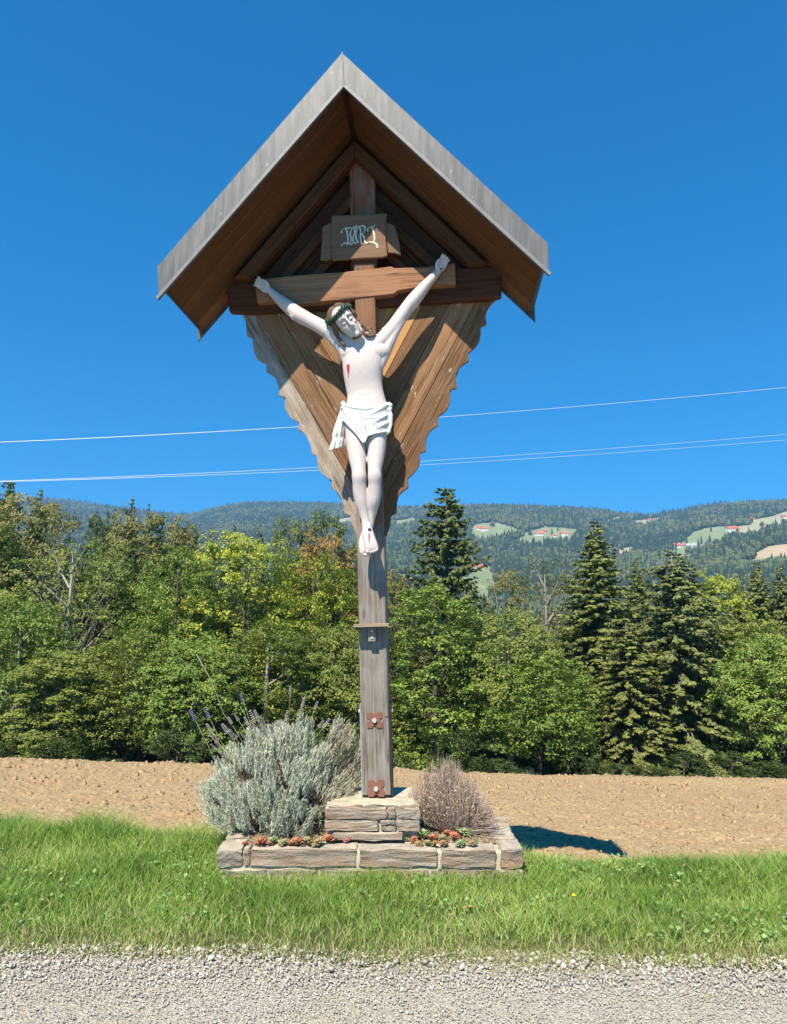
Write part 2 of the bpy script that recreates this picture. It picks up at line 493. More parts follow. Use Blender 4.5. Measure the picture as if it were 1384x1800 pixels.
yy = 4.8 + 13.5 * rng.random(n) ** 1.6; xx = (rng.random(n) * 2 - 1) * (yy * 0.62 + 1)
sz = (0.006 + 0.040 * rng.random(n) ** 7) * (1 + 0.10 * (yy - 5))
pos = np.stack([xx, yy, field_z(xx, yy) - sz * 0.15], 1)
pos = pos[yy > field_edge(xx) + 0.3]; sz = sz[yy > field_edge(xx) + 0.3]
V, F, A = chips(len(pos), pos, sz, 0.7, 8, 5)
link('soil_clods', np_mesh('soil_clods', V, F, A), M_SOIL, kind='stuff', label='loose crumbs and clods of dry brown earth on the ploughed field', cat='soil')
# gravel
n = 47000
yy = 2.55 + 1.45 * rng.random(n) ** 0.9; xx = (rng.random(n) * 2 - 1) * 3.0
e = road_edge(xx)
d = e - yy
keep = (d > -0.1) & (rng.random(n) < np.where(d < 0.4, 1.0, 0.6))
xx, yy, d = xx[keep], yy[keep], d[keep]
n = len(xx)
sz = (0.0026 + 0.0034 * rng.random(n)) + np.where(d < 0.30, 0.0042 * rng.random(n) ** 2, 0)
pos = np.stack([xx, yy, 0.002 + sz * 0.25 + np.where(d < 0.25, 0.008 * rng.random(n), 0)], 1)
V, F, A = chips(n, pos, sz, 0.7, 8, 6)
link('gravel', np_mesh('gravel', V, F, A), M_CHIP, kind='stuff', label='pale grey crushed limestone gravel along the road edge', cat='gravel')
n = 900
xx = (rng.random(n) * 2 - 1) * 3.0; yy = road_edge(xx) - 0.22 * rng.random(n) ** 1.5 + 0.05
sz = 0.006 + 0.010 * rng.random(n) ** 3.5
V, F, A = chips(n, np.stack([xx, yy, 0.012 + sz * 0.3], 1), sz, 0.75, 12, 8)
link('coarse_gravel', np_mesh('coarse_gravel', V, F, A), M_CHIP, kind='stuff', label='coarser pale stones where the gravel meets the grass', cat='gravel')

# forest floor beyond the field
def floor_z(x, y):
    z = base_z(x, y) - 0.25
    return z
M_FLOOR = NT('forest_litter')
_g = M_FLOOR.n('NewGeometry').outputs['Position']
M_FLOOR = M_FLOOR.finish(M_FLOOR.ramp(M_FLOOR.noise(_g, 3, 5), [(0.3, (0.03, 0.035, 0.015)), (0.7, (0.075, 0.07, 0.03))]), 0.95)
grid('forest_floor', np.linspace(-160, 160, 90), np.concatenate([np.linspace(18.5, 30, 14), np.linspace(32, 160, 50)]), floor_z, M_FLOOR, kind='structure')
# ------------------------------------------------------------------ shrine
W_POST = wood('post_wood', (0.10, 0.075, 0.055), (0.21, 0.17, 0.13), (0.34, 0.29, 0.24), (0.30, 0.28, 0.255), 0.5, 0.6, 2.2, 3.3, (0.28, 0.105, 0.045))
W_BOARD = wood('board_wood', (0.055, 0.025, 0.010), (0.21, 0.10, 0.040), (0.37, 0.205, 0.095), (0.29, 0.20, 0.13), 0.22, 0.6, 3.3, 4.1, (0.28, 0.14, 0.06), stain=0.6)
W_BOARD_O = wood('sheltered_board_wood', (0.09, 0.042, 0.017), (0.24, 0.125, 0.055), (0.36, 0.21, 0.10), (0.32, 0.285, 0.24), 0.15, 0.5, 2.75, 3.1, (0.50, 0.25, 0.075), stain=0.2)
W_BOARD_G = wood('grey_board_wood', (0.11, 0.075, 0.048), (0.24, 0.175, 0.12), (0.38, 0.30, 0.22), (0.40, 0.35, 0.29), 0.5, 0.7, stain=0.7)
W_ROOF = wood('roof_plank_wood', (0.082, 0.029, 0.008), (0.163, 0.061, 0.018), (0.231, 0.095, 0.030), (0.136, 0.068, 0.034), 0.2, 0.4)  # colour lowered to carry the shade under the roof
W_BEAM = wood('beam_wood', (0.040, 0.014, 0.006), (0.083, 0.029, 0.012), (0.119, 0.045, 0.019), (0.079, 0.040, 0.023), 0.2, 0.4)  # deep shade of the gable is put into this near-black wood colour
W_RAFT = wood('rafter_wood', (0.050, 0.017, 0.006), (0.105, 0.038, 0.013), (0.155, 0.062, 0.022), (0.093, 0.050, 0.028), 0.2, 0.4)  # shade beneath the planks is painted in: darker than the bare wood
W_CROSS = wood('cross_wood', (0.15, 0.06, 0.028), (0.28, 0.13, 0.062), (0.40, 0.205, 0.105), (0.34, 0.21, 0.13), 0.2, 0.5)
W_PLAQ = wood('plaque_wood', (0.172, 0.090, 0.048), (0.230, 0.127, 0.067), (0.287, 0.164, 0.090), (0.246, 0.164, 0.107), 0.2, 0.25)  # tone taken down a little to include the roof's shade
def m_zinc():
    t = NT('weathered_zinc'); o = t.n('NewGeometry').outputs['Position']
    a = t.noise(t.map(o, (30, 30, 3.5)), 1.0, 5, 0.65); b = t.noise(o, 4, 4); c = t.noise(t.map(o, (55, 55, 22)), 1.0, 3, 0.5)
    col = t.ramp(a, [(0.3, (0.055, 0.052, 0.047)), (0.5, (0.095, 0.091, 0.085)), (0.72, (0.15, 0.145, 0.136))])
    col = t.mix(t.math('MULTIPLY', t.ramp(b, [(0.35, 0), (0.7, 1)]), 0.35), col, (0.13, 0.118, 0.10))
    col = t.mix(t.ramp(c, [(0.70, 0), (0.76, .7)]), col, (0.36, 0.35, 0.33))
    return t.finish(col, 0.5, a, 0.08, 0.003, metal=0.1, spec=0.4)
def m_plain(name, col, rough=0.6, metal=0.0, var=0.25, scale=40, spec=0.3):
    t = NT(name); o = t.n('TexCoord').outputs['Object']
    a = t.noise(o, scale, 4, 0.6)
    cc = t.mix(a, tuple(c * (1 - var) for c in col), tuple(min(1, c * (1 + var)) for c in col))
    return t.finish(cc, rough, a, 0.2, 0.003, metal=metal, spec=spec)
M_ZINC = m_zinc()
M_LIP = m_plain('bright_zinc_lip', (0.17, 0.165, 0.155), 0.5, 0.1, var=0.3, scale=25)
M_DARKMET = m_plain('dark_sheet_metal', (0.05, 0.045, 0.04), 0.6)
M_STEEL = m_plain('galvanised_steel', (0.36, 0.37, 0.37), 0.45, 0.4)
M_RUST = m_plain('rust_red_iron', (0.20, 0.085, 0.055), 0.7)
M_BOLT = m_plain('bolt_steel', (0.5, 0.48, 0.44), 0.45, 0.3)

shrine = empty('wayside_shrine', MS, 'tall wooden wayside shrine with steep gable roof and scalloped boards on a stone plinth', 'shrine')
# post
pl, pr = P(637.5, 1402).x, P(687.5, 1402).x
ztop = P(640, 262, 0.0).z
box('post', (pl, 0.0, 0.012), (pr, 0.15, ztop), W_POST, shrine, bevel=0.006)
prp = box('post_batten', (pr - 0.026, -0.006, 0.5), (pr - 0.004, -0.0005, P(640, 1040).z), W_POST, shrine, bevel=0.002)

# board fan, measured on the plane y = .045
YB = 0.045
def smooth_outline(seq):
    """list of (u,v,cusp); catmull between cusps"""
    out = []
    seg = []
    def flush(seg):
        n = len(seg)
        for i in range(n - 1):
            p0 = seg[max(i - 1, 0)]; p1 = seg[i]; p2 = seg[i + 1]; p3 = seg[min(i + 2, n - 1)]
            for k in range(4):
                t = k / 4.0
                out.append(tuple(0.5 * (2 * p1[j] + (p2[j] - p0[j]) * t + (2 * p0[j] - 5 * p1[j] + 4 * p2[j] - p3[j]) * t * t + (3 * p1[j] - p0[j] - 3 * p2[j] + p3[j]) * t ** 3) for j in (0, 1)))
    for u, v, c in seq:
        seg.append((u, v))
        if c and len(seg) > 1:
            flush(seg); seg = [(u, v)]
    if len(seg) > 1: flush(seg)
    out.append(seg[-1])
    return out
OL = [(404, 540, 1), (420, 546, 0), (431, 563, 0), (434, 590, 1), (444, 595, 1), (445, 611, 0), (452, 630, 0), (469, 640, 1), (468, 653, 1), (483, 663, 0), (490, 681, 0), (490.5, 695, 1),
      (501, 698, 1), (501, 716, 0), (510, 733, 0), (526, 743, 1), (524, 755, 1), (536, 763, 0), (546, 783, 0), (548, 797, 1), (557, 802, 1), (559, 818, 0), (566, 832.5, 0), (583, 844, 1),
      (582, 857, 1), (596, 869, 0), (604, 887, 0), (605, 902, 1), (616, 906, 1), (619, 922, 0), (628, 944, 1)]
OR = [(880, 519, 1), (861.5, 537, 0), (854, 554, 0), (856, 569, 1), (845, 574.5, 1), (845, 590, 0), (839, 606, 0), (823, 621, 1), (824.5, 634, 1), (809, 645, 0), (802, 660, 0), (803, 682, 1),
      (791.5, 685, 1), (791.5, 703, 0), (785.6, 719.5, 0), (769.6, 733, 1), (770.6, 747, 1), (755.7, 759, 0), (749, 776, 0), (749, 793, 1), (738, 797, 1), (738, 813, 0), (732, 826, 0), (717, 842, 1),
      (718, 857.5, 1), (703, 869, 0), (698, 884, 0), (697, 902, 1), (686.5, 907, 1), (686, 922, 0), (678, 944, 1)]
def clip(poly, f):
    """half-plane clip of a (u,v) polygon; keep f>=0"""
    out = []
    for i in range(len(poly)):
        a, b = poly[i], poly[(i + 1) % len(poly)]
        fa, fb = f(a), f(b)
        if fa >= 0: out.append(a)
        if (fa >= 0) != (fb >= 0):
            t = fa / (fa - fb); out.append((a[0] + (b[0] - a[0]) * t, a[1] + (b[1] - a[1]) * t))
    return out
def dedupe(p):
    o = []
    for q in p:
        if not o or (abs(q[0] - o[-1][0]) + abs(q[1] - o[-1][1])) > 0.4: o.append(q)
    if abs(o[0][0] - o[-1][0]) + abs(o[0][1] - o[-1][1]) < 0.4: o.pop()
    return o
left = smooth_outline(OL) + [(652, 944), (640, 500), (404, 500)]
right = smooth_outline(OR) + [(653, 944), (641, 500), (880, 500)]
cl = lambda p, x0: p[0] - (x0 + (p[1] - 548) / 1.72)
cr = lambda p, x0: (x0 - (p[1] - 532) / 1.9) - p[0]
G = 0.45
dl = (Vector((P(606, 839, YB))) - Vector(P(443, 559, YB))).normalized()
dr = (Vector((P(700, 790, YB))) - Vector(P(836, 532, YB))).normalized()
for side, poly, fn, xs, dd in (('l', left, cl, [330, 443, 488, 533, 580, 740], dl), ('r', right, cr, [960, 836, 790, 745, 700, 540], dr)):
    for i in range(len(xs) - 1):
        a, b = xs[i], xs[i + 1]
        g = G if side == 'l' else -G
        q = clip(poly, lambda p: fn(p, a + (g if i else 0)))
        q = clip(q, lambda p: -fn(p, b - g))
        q = dedupe(q)
        if len(q) < 3: continue
        yo = YB + random.uniform(-0.004, 0.004)
        prism('board', [P2(u, v, YB) for u, v in q], yo, yo + 0.026, W_BOARD_G if (i == 0 and side == 'l') else (W_BOARD_O if i in (3, 4) and side == 'r' or i == 4 else W_BOARD), shrine, d=dd, bevel=0.0015)

bp = [(441, 560), (640, 530), (842, 550), (812, 632), (795, 680), (778, 716), (762, 740), (742, 780), (724, 830), (706, 858), (690, 895), (682, 925), (624, 925), (610, 895), (590, 862), (566, 820), (550, 785), (530, 745), (500, 705), (488, 668), (474, 650), (455, 620)]
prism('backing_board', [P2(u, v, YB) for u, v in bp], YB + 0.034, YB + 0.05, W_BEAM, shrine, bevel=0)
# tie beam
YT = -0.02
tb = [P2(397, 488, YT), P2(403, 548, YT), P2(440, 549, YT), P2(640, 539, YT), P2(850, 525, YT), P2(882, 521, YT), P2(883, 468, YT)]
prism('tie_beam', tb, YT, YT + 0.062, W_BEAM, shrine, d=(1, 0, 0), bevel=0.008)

# roof: chevron measured on the front plane
YF, YK = -0.585, 0.13
A_ = P2(602, 95, YF); B_ = P2(605, 157, YF)
Lt, Lb = P2(278, 470, YF), P2(280, 529, YF)
Rt, Rb = P2(963, 429, YF), P2(965, 487, YF)
def lerp(a, b, t): return (a[0] + (b[0] - a[0]) * t, a[1] + (b[1] - a[1]) * t)
def off(a, b, dist):
    """points a,b moved by dist towards the inside (down) normal"""
    d = Vector((b[0] - a[0], b[1] - a[1])).normalized(); n = Vector((d.y, -d.x))
    if n.y > 0: n = -n
    return (a[0] + n.x * dist, a[1] + n.y * dist), (b[0] + n.x * dist, b[1] + n.y * dist)
for y0, y1, nm in ((YF - 0.012, YF, 'front'), (YK, YK + 0.012, 'back')):
    prism('gable_fascia', [A_, Lt, Lb, B_], y0, y1, M_ZINC, shrine, bevel=0.0015)
    prism('gable_fascia', [A_, B_, Rb, Rt], y0, y1, M_ZINC, shrine, bevel=0.0015)
# folded lip along the lower edge of the fascia
for a, b in ((Lb, B_), (B_, Rb)):
    (a1, b1) = off(a, b, -0.022)
    if a is Lb: a2, b2 = lerp(a, b, 0.06), b
    else: a2, b2 = a, lerp(a, b, 0.995)
    prism('fascia_lip', [a, a1, b1, b], YF - 0.024, YF - 0.0125, M_LIP, shrine, bevel=0.0015)
prism('ridge_seam', [(A_[0] - .004, A_[1] + .004), (B_[0] - .004, B_[1]), (B_[0] + .004, B_[1]), (A_[0] + .004, A_[1] + .004)], YF - 0.017, YF - 0.0125, M_ZINC, shrine, bevel=0.001)
# deck planks and metal covering
def slope(Top, Bot, T0, B0, sgn):
    # Top/Bot: apex outer / lower, T0/B0: end outer / lower
    (i0, i1) = off(Top, T0, 0.015)
    under_a, under_e = off(B_, B0, -0.022)
    under_e = lerp(under_a, under_e, 0.955)
    out_a, out_e = i0, lerp(i0, i1, 0.975)
    # metal covering
    m0, m1 = Top, T0
    prism('roof_sheet', [m0, m1, lerp(i0, i1, 1.0), i0], YF + 0.0005, YK - 0.0005, M_ZINC, shrine, bevel=0.001)
    # planks
    d = Vector((under_e[0] - under_a[0], 0, under_e[1] - under_a[1])).normalized()
    ysn = np.linspace(YF + 0.003, YK - 0.003, 6)
    nd = 0.028
    (p0, p1) = off(under_a, under_e, -nd)
    for k in range(5):
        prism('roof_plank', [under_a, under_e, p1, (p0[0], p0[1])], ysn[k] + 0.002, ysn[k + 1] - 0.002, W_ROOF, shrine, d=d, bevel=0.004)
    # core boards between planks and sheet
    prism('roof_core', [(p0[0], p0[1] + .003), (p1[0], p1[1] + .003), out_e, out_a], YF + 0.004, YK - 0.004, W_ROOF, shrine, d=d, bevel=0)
    # eave edging, dark metal
    n_ = Vector((under_e[0], under_e[1]))
    dv = Vector((d.x, d.z))
    e1 = Vector(under_e) + dv * 0.001; e2 = Vector(under_e) + dv * 0.012
    e3 = Vector(p1) + dv * 0.012; e4 = Vector(p1) + dv * 0.001
    lowv = Vector(off(under_a, under_e, 0.012)[1]) + dv * 0.012; lowv0 = Vector(off(under_a, under_e, 0.012)[1]) + dv * 0.001
    prism('eave_edging', [tuple(lowv0), tuple(lowv), tuple(e3), tuple(e4)], YF + 0.002, YK - 0.002, M_DARKMET, shrine, bevel=0.001)
    return d
dL = slope(A_, B_, Lt, Lb, -1)
dR = slope(A_, B_, Rt, Rb, 1)
# rafters against the gable wall and gable boards, on plane y=.045 following the slopes
ua = P2(628, 236, YB)
for sgn, d, e in ((-1, dL, P(398, 500, YB)), (1, dR, P(884, 470, YB))):
    L_ = 1.6
    nrm = Vector((d.z, 0, -d.x)); nrm = nrm if nrm.z < 0 else -nrm
    ap = Vector((B_[0], 0, B_[1])) + nrm * -0.018
    zcut = P(640, 500, YB).z
    xc = P(636, 400, YB).x
    w = 0.105
    for k in range(8):
        a0 = ap + nrm * (w * k + 0.002); a1 = ap + nrm * (w * (k + 1) - 0.002)
        q = [(a0 - d * 0.8), (a0 + d * L_), (a1 + d * L_), (a1 - d * 0.8)]
        q = [(p.x, p.z) for p in q]
        q = clip(q, lambda p: sgn * (p[0] - xc))
        q = clip(q, lambda p: p[1] - zcut)
        q = clip(q, lambda p: 0.86 - abs(p[0] - xc))if k < 1 else clip(q, lambda p: 0.86 - abs(p[0] - xc))
        if len(q) >= 3:
            yo = YB + 0.02 + (-0.045 if k == 0 else random.uniform(-.006, .006))
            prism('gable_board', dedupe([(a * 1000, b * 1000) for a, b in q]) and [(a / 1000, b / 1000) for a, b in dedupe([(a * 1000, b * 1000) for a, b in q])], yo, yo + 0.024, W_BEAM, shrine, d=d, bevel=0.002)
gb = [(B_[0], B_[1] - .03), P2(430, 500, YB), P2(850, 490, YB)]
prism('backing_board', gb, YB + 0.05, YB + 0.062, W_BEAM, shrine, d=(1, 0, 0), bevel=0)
for sgn, d in ((-1, dL), (1, dR)):
    nrm = Vector((d.z, 0, -d.x)); nrm = nrm if nrm.z < 0 else -nrm
    for o0, o1, y0, y1, m_ in ((0.012, 0.095, -0.095, -0.025, W_RAFT), (0.20, 0.265, 0.012, 0.055, W_RAFT), (0.37, 0.43, 0.018, 0.055, W_RAFT)):
        ap = Vector((B_[0], 0, B_[1]))
        q = [ap + nrm * o0 - d * .8, ap + nrm * o0 + d * 1.55, ap + nrm * o1 + d * 1.55, ap + nrm * o1 - d * .8]
        q = clip([(p.x, p.z) for p in q], lambda p: sgn * (p[0] - B_[0]) - 0.001)
        q = clip(q, lambda p: p[1] - P(640, 486, 0).z)
        q = clip(q, lambda p: 0.90 - abs(p[0] - B_[0]))
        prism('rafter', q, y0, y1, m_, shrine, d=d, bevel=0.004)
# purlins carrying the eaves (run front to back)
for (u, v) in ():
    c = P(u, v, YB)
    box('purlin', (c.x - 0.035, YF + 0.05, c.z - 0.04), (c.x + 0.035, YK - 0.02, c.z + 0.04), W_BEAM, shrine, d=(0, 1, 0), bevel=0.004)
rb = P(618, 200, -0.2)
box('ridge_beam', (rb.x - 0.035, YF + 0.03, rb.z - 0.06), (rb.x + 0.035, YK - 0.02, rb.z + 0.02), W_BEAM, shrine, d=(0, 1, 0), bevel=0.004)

# shelf with its bracket
zs = P(650, 1102, -0.10).z
sx0, sx1 = P(621.5, 1100, -0.1).x, P(684, 1100, -0.1).x
box('shelf', (sx0, -0.112, zs), (sx1, -0.002, zs + 0.019), wood('shelf_wood', (0.25, 0.16, 0.09), (0.42, 0.30, 0.19), (0.55, 0.42, 0.29), grey_amt=0.3), shrine, d=(1, 0, 0), bevel=0.002)
bx0, bx1 = P(647.5, 1115, -0.06).x, P(660.5, 1115, -0.06).x
zb = P(650, 1128, -0.06).z
br_ = box('shelf_bracket', (bx0, -0.062, zb), (bx1, -0.0005, zs - 0.001), W_POST, shrine, bevel=0.003)
for vv in (1109, 1121):
    c = P(654, vv, -0.066); mb = MB(); mb.tube([(c.x, -0.0695, c.z), (c.x, -0.0622, c.z)], 0.0075, 10); mb.build('screw', M_BOLT, br_, smooth=False)
# iron plates with bolts
def iron_plate(u0, v0, u1, v1):
    c = (P(u0, v0, -0.008) + P(u1, v1, -0.008)) / 2
    h = abs(P(u0, v0, -0.008).x - P(u1, v1, -0.008).x) / 2
    pts = []
    # square with a round notch in each side
    for s in range(4):
        ca, sa = math.cos(s * math.pi / 2), math.sin(s * math.pi / 2)
        loc = [(-h, -h), (-0.30 * h, -h)] + [(-0.27 * h * math.cos(a), -h + 0.30 * h * math.sin(a)) for a in np.linspace(0.35, math.pi - 0.35, 5)] + [(0.30 * h, -h)]
        pts += [(c.x + x * ca - z * sa, c.z + x * sa + z * ca) for x, z in loc]
    o = prism('iron_plate', pts, -0.0075, -0.0005, M_RUST, shrine, bevel=0.001)
    mb = MB(); mb.tube([(c.x, -0.022, c.z), (c.x, -0.0078, c.z)], 0.016, 6, side=(1, 0, 0)); mb.build('bolt_head', M_BOLT, o, smooth=False)
    return c
iron_plate(645, 1252, 672.5, 1280)
iron_plate(647, 1372.5, 676, 1400)
# steel shoe: two side straps and a base
z1 = P(640, 1238, 0).z
for x0, x1 in ((pl - 0.009, pl - 0.001), (pr + 0.001, pr + 0.009)):
    s_ = box('post_shoe_strap', (x0, 0.02, 0.001), (x1, 0.13, z1), M_STEEL if x0 < 0 else M_DARKMET, shrine, bevel=0.001)
    mb = MB(); xx_ = x0 - 0.013 if x0 < 0 else x1
    mb.tube([(xx_, 0.06, z1 - 0.05), (xx_ + 0.013, 0.06, z1 - 0.05)], 0.012, 6, side=(0, 0, 1)); mb.build('bolt_head', M_BOLT, s_, smooth=False)
box('post_shoe_base', (pl, 0.015, 0.0005), (pr, 0.135, 0.008), M_DARKMET, shrine, bevel=0.001)

# ------------------------------------------------------------------ cross with its title plaque
YC = -0.075
cross = empty('wooden_cross', MS, 'reddish brown wooden cross bearing the carved figure, fixed to the shrine post under the roof', 'cross')
zc1, zc0 = P(640, 462, YC).z, P(640, 918, YC).z
cx0, cx1 = P(624.5, 540, YC).x, P(660, 540, YC).x
box('upright', (cx0, YC, zc0), (cx1, -0.0225, zc1), W_CROSS, cross, bevel=0.006)
# beam with stopped chamfers
q = [(448, 493), (452, 531), (496, 529), (510, 536), (600, 527), (692, 517), (700, 511), (748, 503), (802, 499), (800, 462), (748, 469), (694, 471), (688, 468), (640, 474), (600, 478), (505, 485)]
prism('crossbar', [P2(u, v, YC - 0.008) for u, v in q], YC - 0.008, -0.0205, W_CROSS, cross, d=(1, 0, 0), bevel=0.005)
YP = -0.105
def pq(u, v): return P2(u, v, YP)
pan = [(583, 379), (681, 375), (678, 395), (678.5, 425), (681.5, 449), (672, 452), (640, 453.5), (584, 457), (582, 430)]
plq = empty('title_plaque', Matrix.Identity(4)); plq.parent = cross; plq.matrix_parent_inverse = Matrix.Identity(4); plq.matrix_local = Matrix.Identity(4)
prism('panel', [pq(u, v) for u, v in pan], YP, YP + 0.022, W_PLAQ, plq, d=(1, 0, 0), bevel=0.003)
prism('curled_end', [P2(u, v, YP + 0.03) for u, v in [(678, 392), (694, 398), (702, 425), (705.5, 450), (694, 446), (683, 446), (679, 420)]], YP + 0.016, YP + 0.034, W_PLAQ, plq, d=(1, 0, 0), bevel=0.003)
prism('curled_end', [P2(u, v, YP + 0.03) for u, v in [(584, 392), (568, 400), (566, 430), (564, 458), (575, 459), (584, 456)]], YP + 0.016, YP + 0.034, W_PLAQ, plq, d=(1, 0, 0), bevel=0.003)
M_LETTER = m_plain('cream_lettering', (0.66, 0.62, 0.48), 0.6, var=0.1)
# blackletter strokes drawn with a broad pen (crop units: 5.126 per photo px)
LET = {'i1': [[(262, 205), (262, 180), (285, 163), (308, 160), (350, 158)], [(300, 163), (310, 195), (316, 230), (316, 275), (306, 305)], [(262, 322), (272, 300), (300, 296), (318, 305), (322, 290)]],
       'n': [[(352, 168), (340, 205), (346, 260), (336, 296)], [(336, 296), (350, 305), (380, 290), (392, 298)], [(352, 168), (372, 150), (392, 140), (398, 165), (388, 215), (396, 265), (412, 292)], [(372, 152), (378, 200), (366, 240), (366, 290)]],
       'r': [[(420, 150), (432, 185), (430, 240), (440, 296), (452, 300)], [(412, 150), (440, 138), (468, 148), (470, 178), (452, 205), (436, 214)], [(440, 214), (462, 240), (468, 280), (488, 298)]],
       'i2': [[(496, 190), (496, 165), (520, 150), (545, 150), (560, 128)], [(536, 152), (545, 190), (556, 225), (556, 265), (548, 290)], [(486, 300), (510, 284), (545, 290), (575, 305), (586, 338), (576, 320)]]}
def pen(stroke, w=15.0, t=4.0):
    # broad nib at 35 degrees
    nx, nz = math.cos(R(35)), -math.sin(R(35))
    pts = []
    for i in range(len(stroke) - 1):
        p0 = stroke[max(i - 1, 0)]; p1 = stroke[i]; p2 = stroke[i + 1]; p3 = stroke[min(i + 2, len(stroke) - 1)]
        for k in range(4):
            s = k / 4
            pts.append(tuple(0.5 * (2 * p1[j] + (p2[j] - p0[j]) * s + (2 * p0[j] - 5 * p1[j] + 4 * p2[j] - p3[j]) * s * s + (3 * p1[j] - p0[j] - 3 * p2[j] + p3[j]) * s ** 3) for j in (0, 1)))
    pts.append(stroke[-1])
    V = []; Fq = []
    for i, (x, y) in enumerate(pts):
        ax, ay = pts[max(i - 1, 0)]; bx, by = pts[min(i + 1, len(pts) - 1)]
        l = math.hypot(bx - ax, by - ay) or 1; px_, py_ = -(by - ay) / l, (bx - ax) / l
        c = abs(px_ * nx + py_ * nz)
        hw = max(t, w * c) / 2
        for s in (-1, 1):
            q = P(550 + (x + s * px_ * hw) / 5.126, 370 + (y + s * py_ * hw) / 5.126, YP)
            V.append(Vector((q.x, YP - 0.0035, q.z))); V.append(Vector((q.x, YP - 0.0003, q.z)))
    n = len(pts)
    for i in range(n - 1):
        a = i * 4; b = a + 4
        Fq += [(a, a + 2, b + 2, b), (a, b, b + 1, a + 1), (a + 2, a + 3, b + 3, b + 2)]
    Fq += [(0, 1, 3, 2), ((n - 1) * 4, (n - 1) * 4 + 2, (n - 1) * 4 + 3, (n - 1) * 4 + 1)]
    return V, Fq
for k_, strokes in LET.items():
    mb = MB()
    for s_ in strokes: mb.add(pen(s_))
    mb.build('letter', M_LETTER, plq, smooth=False)
# nail studs seen on the tie beam
for u, v in ((778, 499), (535, 515)):
    c = P(u, v, YT); mb = MB(); mb.ball((c.x, YT - 0.004, c.z), 0.008, 8, 6); mb.build('nail_head', M_BOLT, shrine)
# ------------------------------------------------------------------ stone plinth with steps
def m_slate():
    t = NT('schist_stone'); o = t.n('TexCoord').outputs['Object']; rnd = t.n('ObjectInfo').outputs['Random']
    ofs = t.n('VectorMath', {0: o, 1: t.n('CombineXYZ', {0: t.math('MULTIPLY', rnd, 31.0), 1: 0.0, 2: t.math('MULTIPLY', rnd, 17.0)}).outputs[0]}, operation='ADD').outputs[0]
    a = t.noise(t.map(ofs, (5, 5, 30)), 1.0, 5, 0.65); b = t.noise(ofs, 9, 5, 0.6); c = t.noise(ofs, 90, 4, 0.7)
    col = t.ramp(a, [(0.3, (0.14, 0.115, 0.09)), (0.5, (0.27, 0.23, 0.18)), (0.7, (0.40, 0.35, 0.28))])
    col = t.mix(t.math('MULTIPLY', t.ramp(b, [(0.4, 0), (0.65, 1)]), t.math('MULTIPLY', rnd, 0.95)), col, (0.33, 0.19, 0.10))
    col = t.mix(t.ramp(c, [(0.62, 0), (0.72, 0.5)]), col, (0.56, 0.53, 0.46))
    nz = t.n('SeparateXYZ', {0: t.n('NewGeometry').outputs['Normal']}).outputs[2]
    dust = t.math('MULTIPLY', t.n('MapRange', {0: nz, 1: 0.6, 2: 0.9}).outputs[0], t.ramp(b, [(0.35, 0.25), (0.6, 0.85)]))
    col = t.mix(dust, col, (0.50, 0.44, 0.34))
    return t.finish(col, 0.85, t.math('ADD', t.math('MULTIPLY', a, 1.0), c), 0.8, 0.012, spec=0.15)
M_SLATE = m_slate()
def m_mortar():
    t = NT('sandy_mortar'); o = t.n('TexCoord').outputs['Object']
    a = t.noise(o, 14, 5, 0.6); b = t.noise(o, 160, 3, 0.6)
    col = t.ramp(a, [(0.3, (0.36, 0.30, 0.20)), (0.55, (0.50, 0.44, 0.32)), (0.75, (0.58, 0.53, 0.42))])
    col = t.mix(t.ramp(t.noise(o, 5, 4), [(0.55, 0), (0.7, 0.35)]), col, (0.28, 0.29, 0.14))
    return t.finish(col, 0.95, t.math('ADD', a, b), 0.6, 0.01, spec=0.1)
M_MORTAR = m_mortar()
MPL = Matrix.Translation(Vector((_o.x, _o.y, 0)))
plinth = empty('stone_plinth', MPL, 'low stepped plinth of grey and brown schist slabs and mortar in the grass', 'plinth')
def L(p): return Vector(p) - MPL.translation
def fx(u, y, z):   # local x for photo column u at world depth y
    depth = y * math.cos(PITCH) + (z - 1.6) * math.sin(PITCH)
    return (u - CX) / FPX * depth - _o.x
def rough_block(name, a, b, mat, parent, cut=4, amp=0.006, chip=0.0045, lab=None):
    bm = bmesh.new(); bmesh.ops.create_cube(bm, size=1)
    for v in bm.verts: v.co = Vector([a[i] + (v.co[i] + 0.5) * (b[i] - a[i]) for i in range(3)])
    bmesh.ops.bevel(bm, geom=bm.edges[:], offset=chip, segments=2, affect='EDGES', clamp_overlap=True)
    le = [e for e in bm.edges if e.calc_length() > 0.05]
    bmesh.ops.subdivide_edges(bm, edges=le, cuts=cut, use_grid_fill=True)
    sd = random.random() * 100
    for v in bm.verts:
        c = v.co
        n_ = Vector((math.sin(c.z * 55 + sd) + math.sin(c.x * 23 + sd * 2), math.sin(c.x * 31 + sd) + math.sin(c.z * 61 + sd), math.sin(c.x * 27 + c.y * 33 + sd * 3)))
        v.co = c + n_ * amp * 0.5 + Vector([random.uniform(-1, 1) * amp * 0.6 for _ in range(3)])
    bmesh.ops.triangulate(bm, faces=bm.faces[:])
    me = bpy.data.meshes.new(name); bm.to_mesh(me); bm.free()
    return link(name, me, mat, parent, label=lab)
YFp = 4.552 - _o.y           # front face (local y)
zt = 0.200
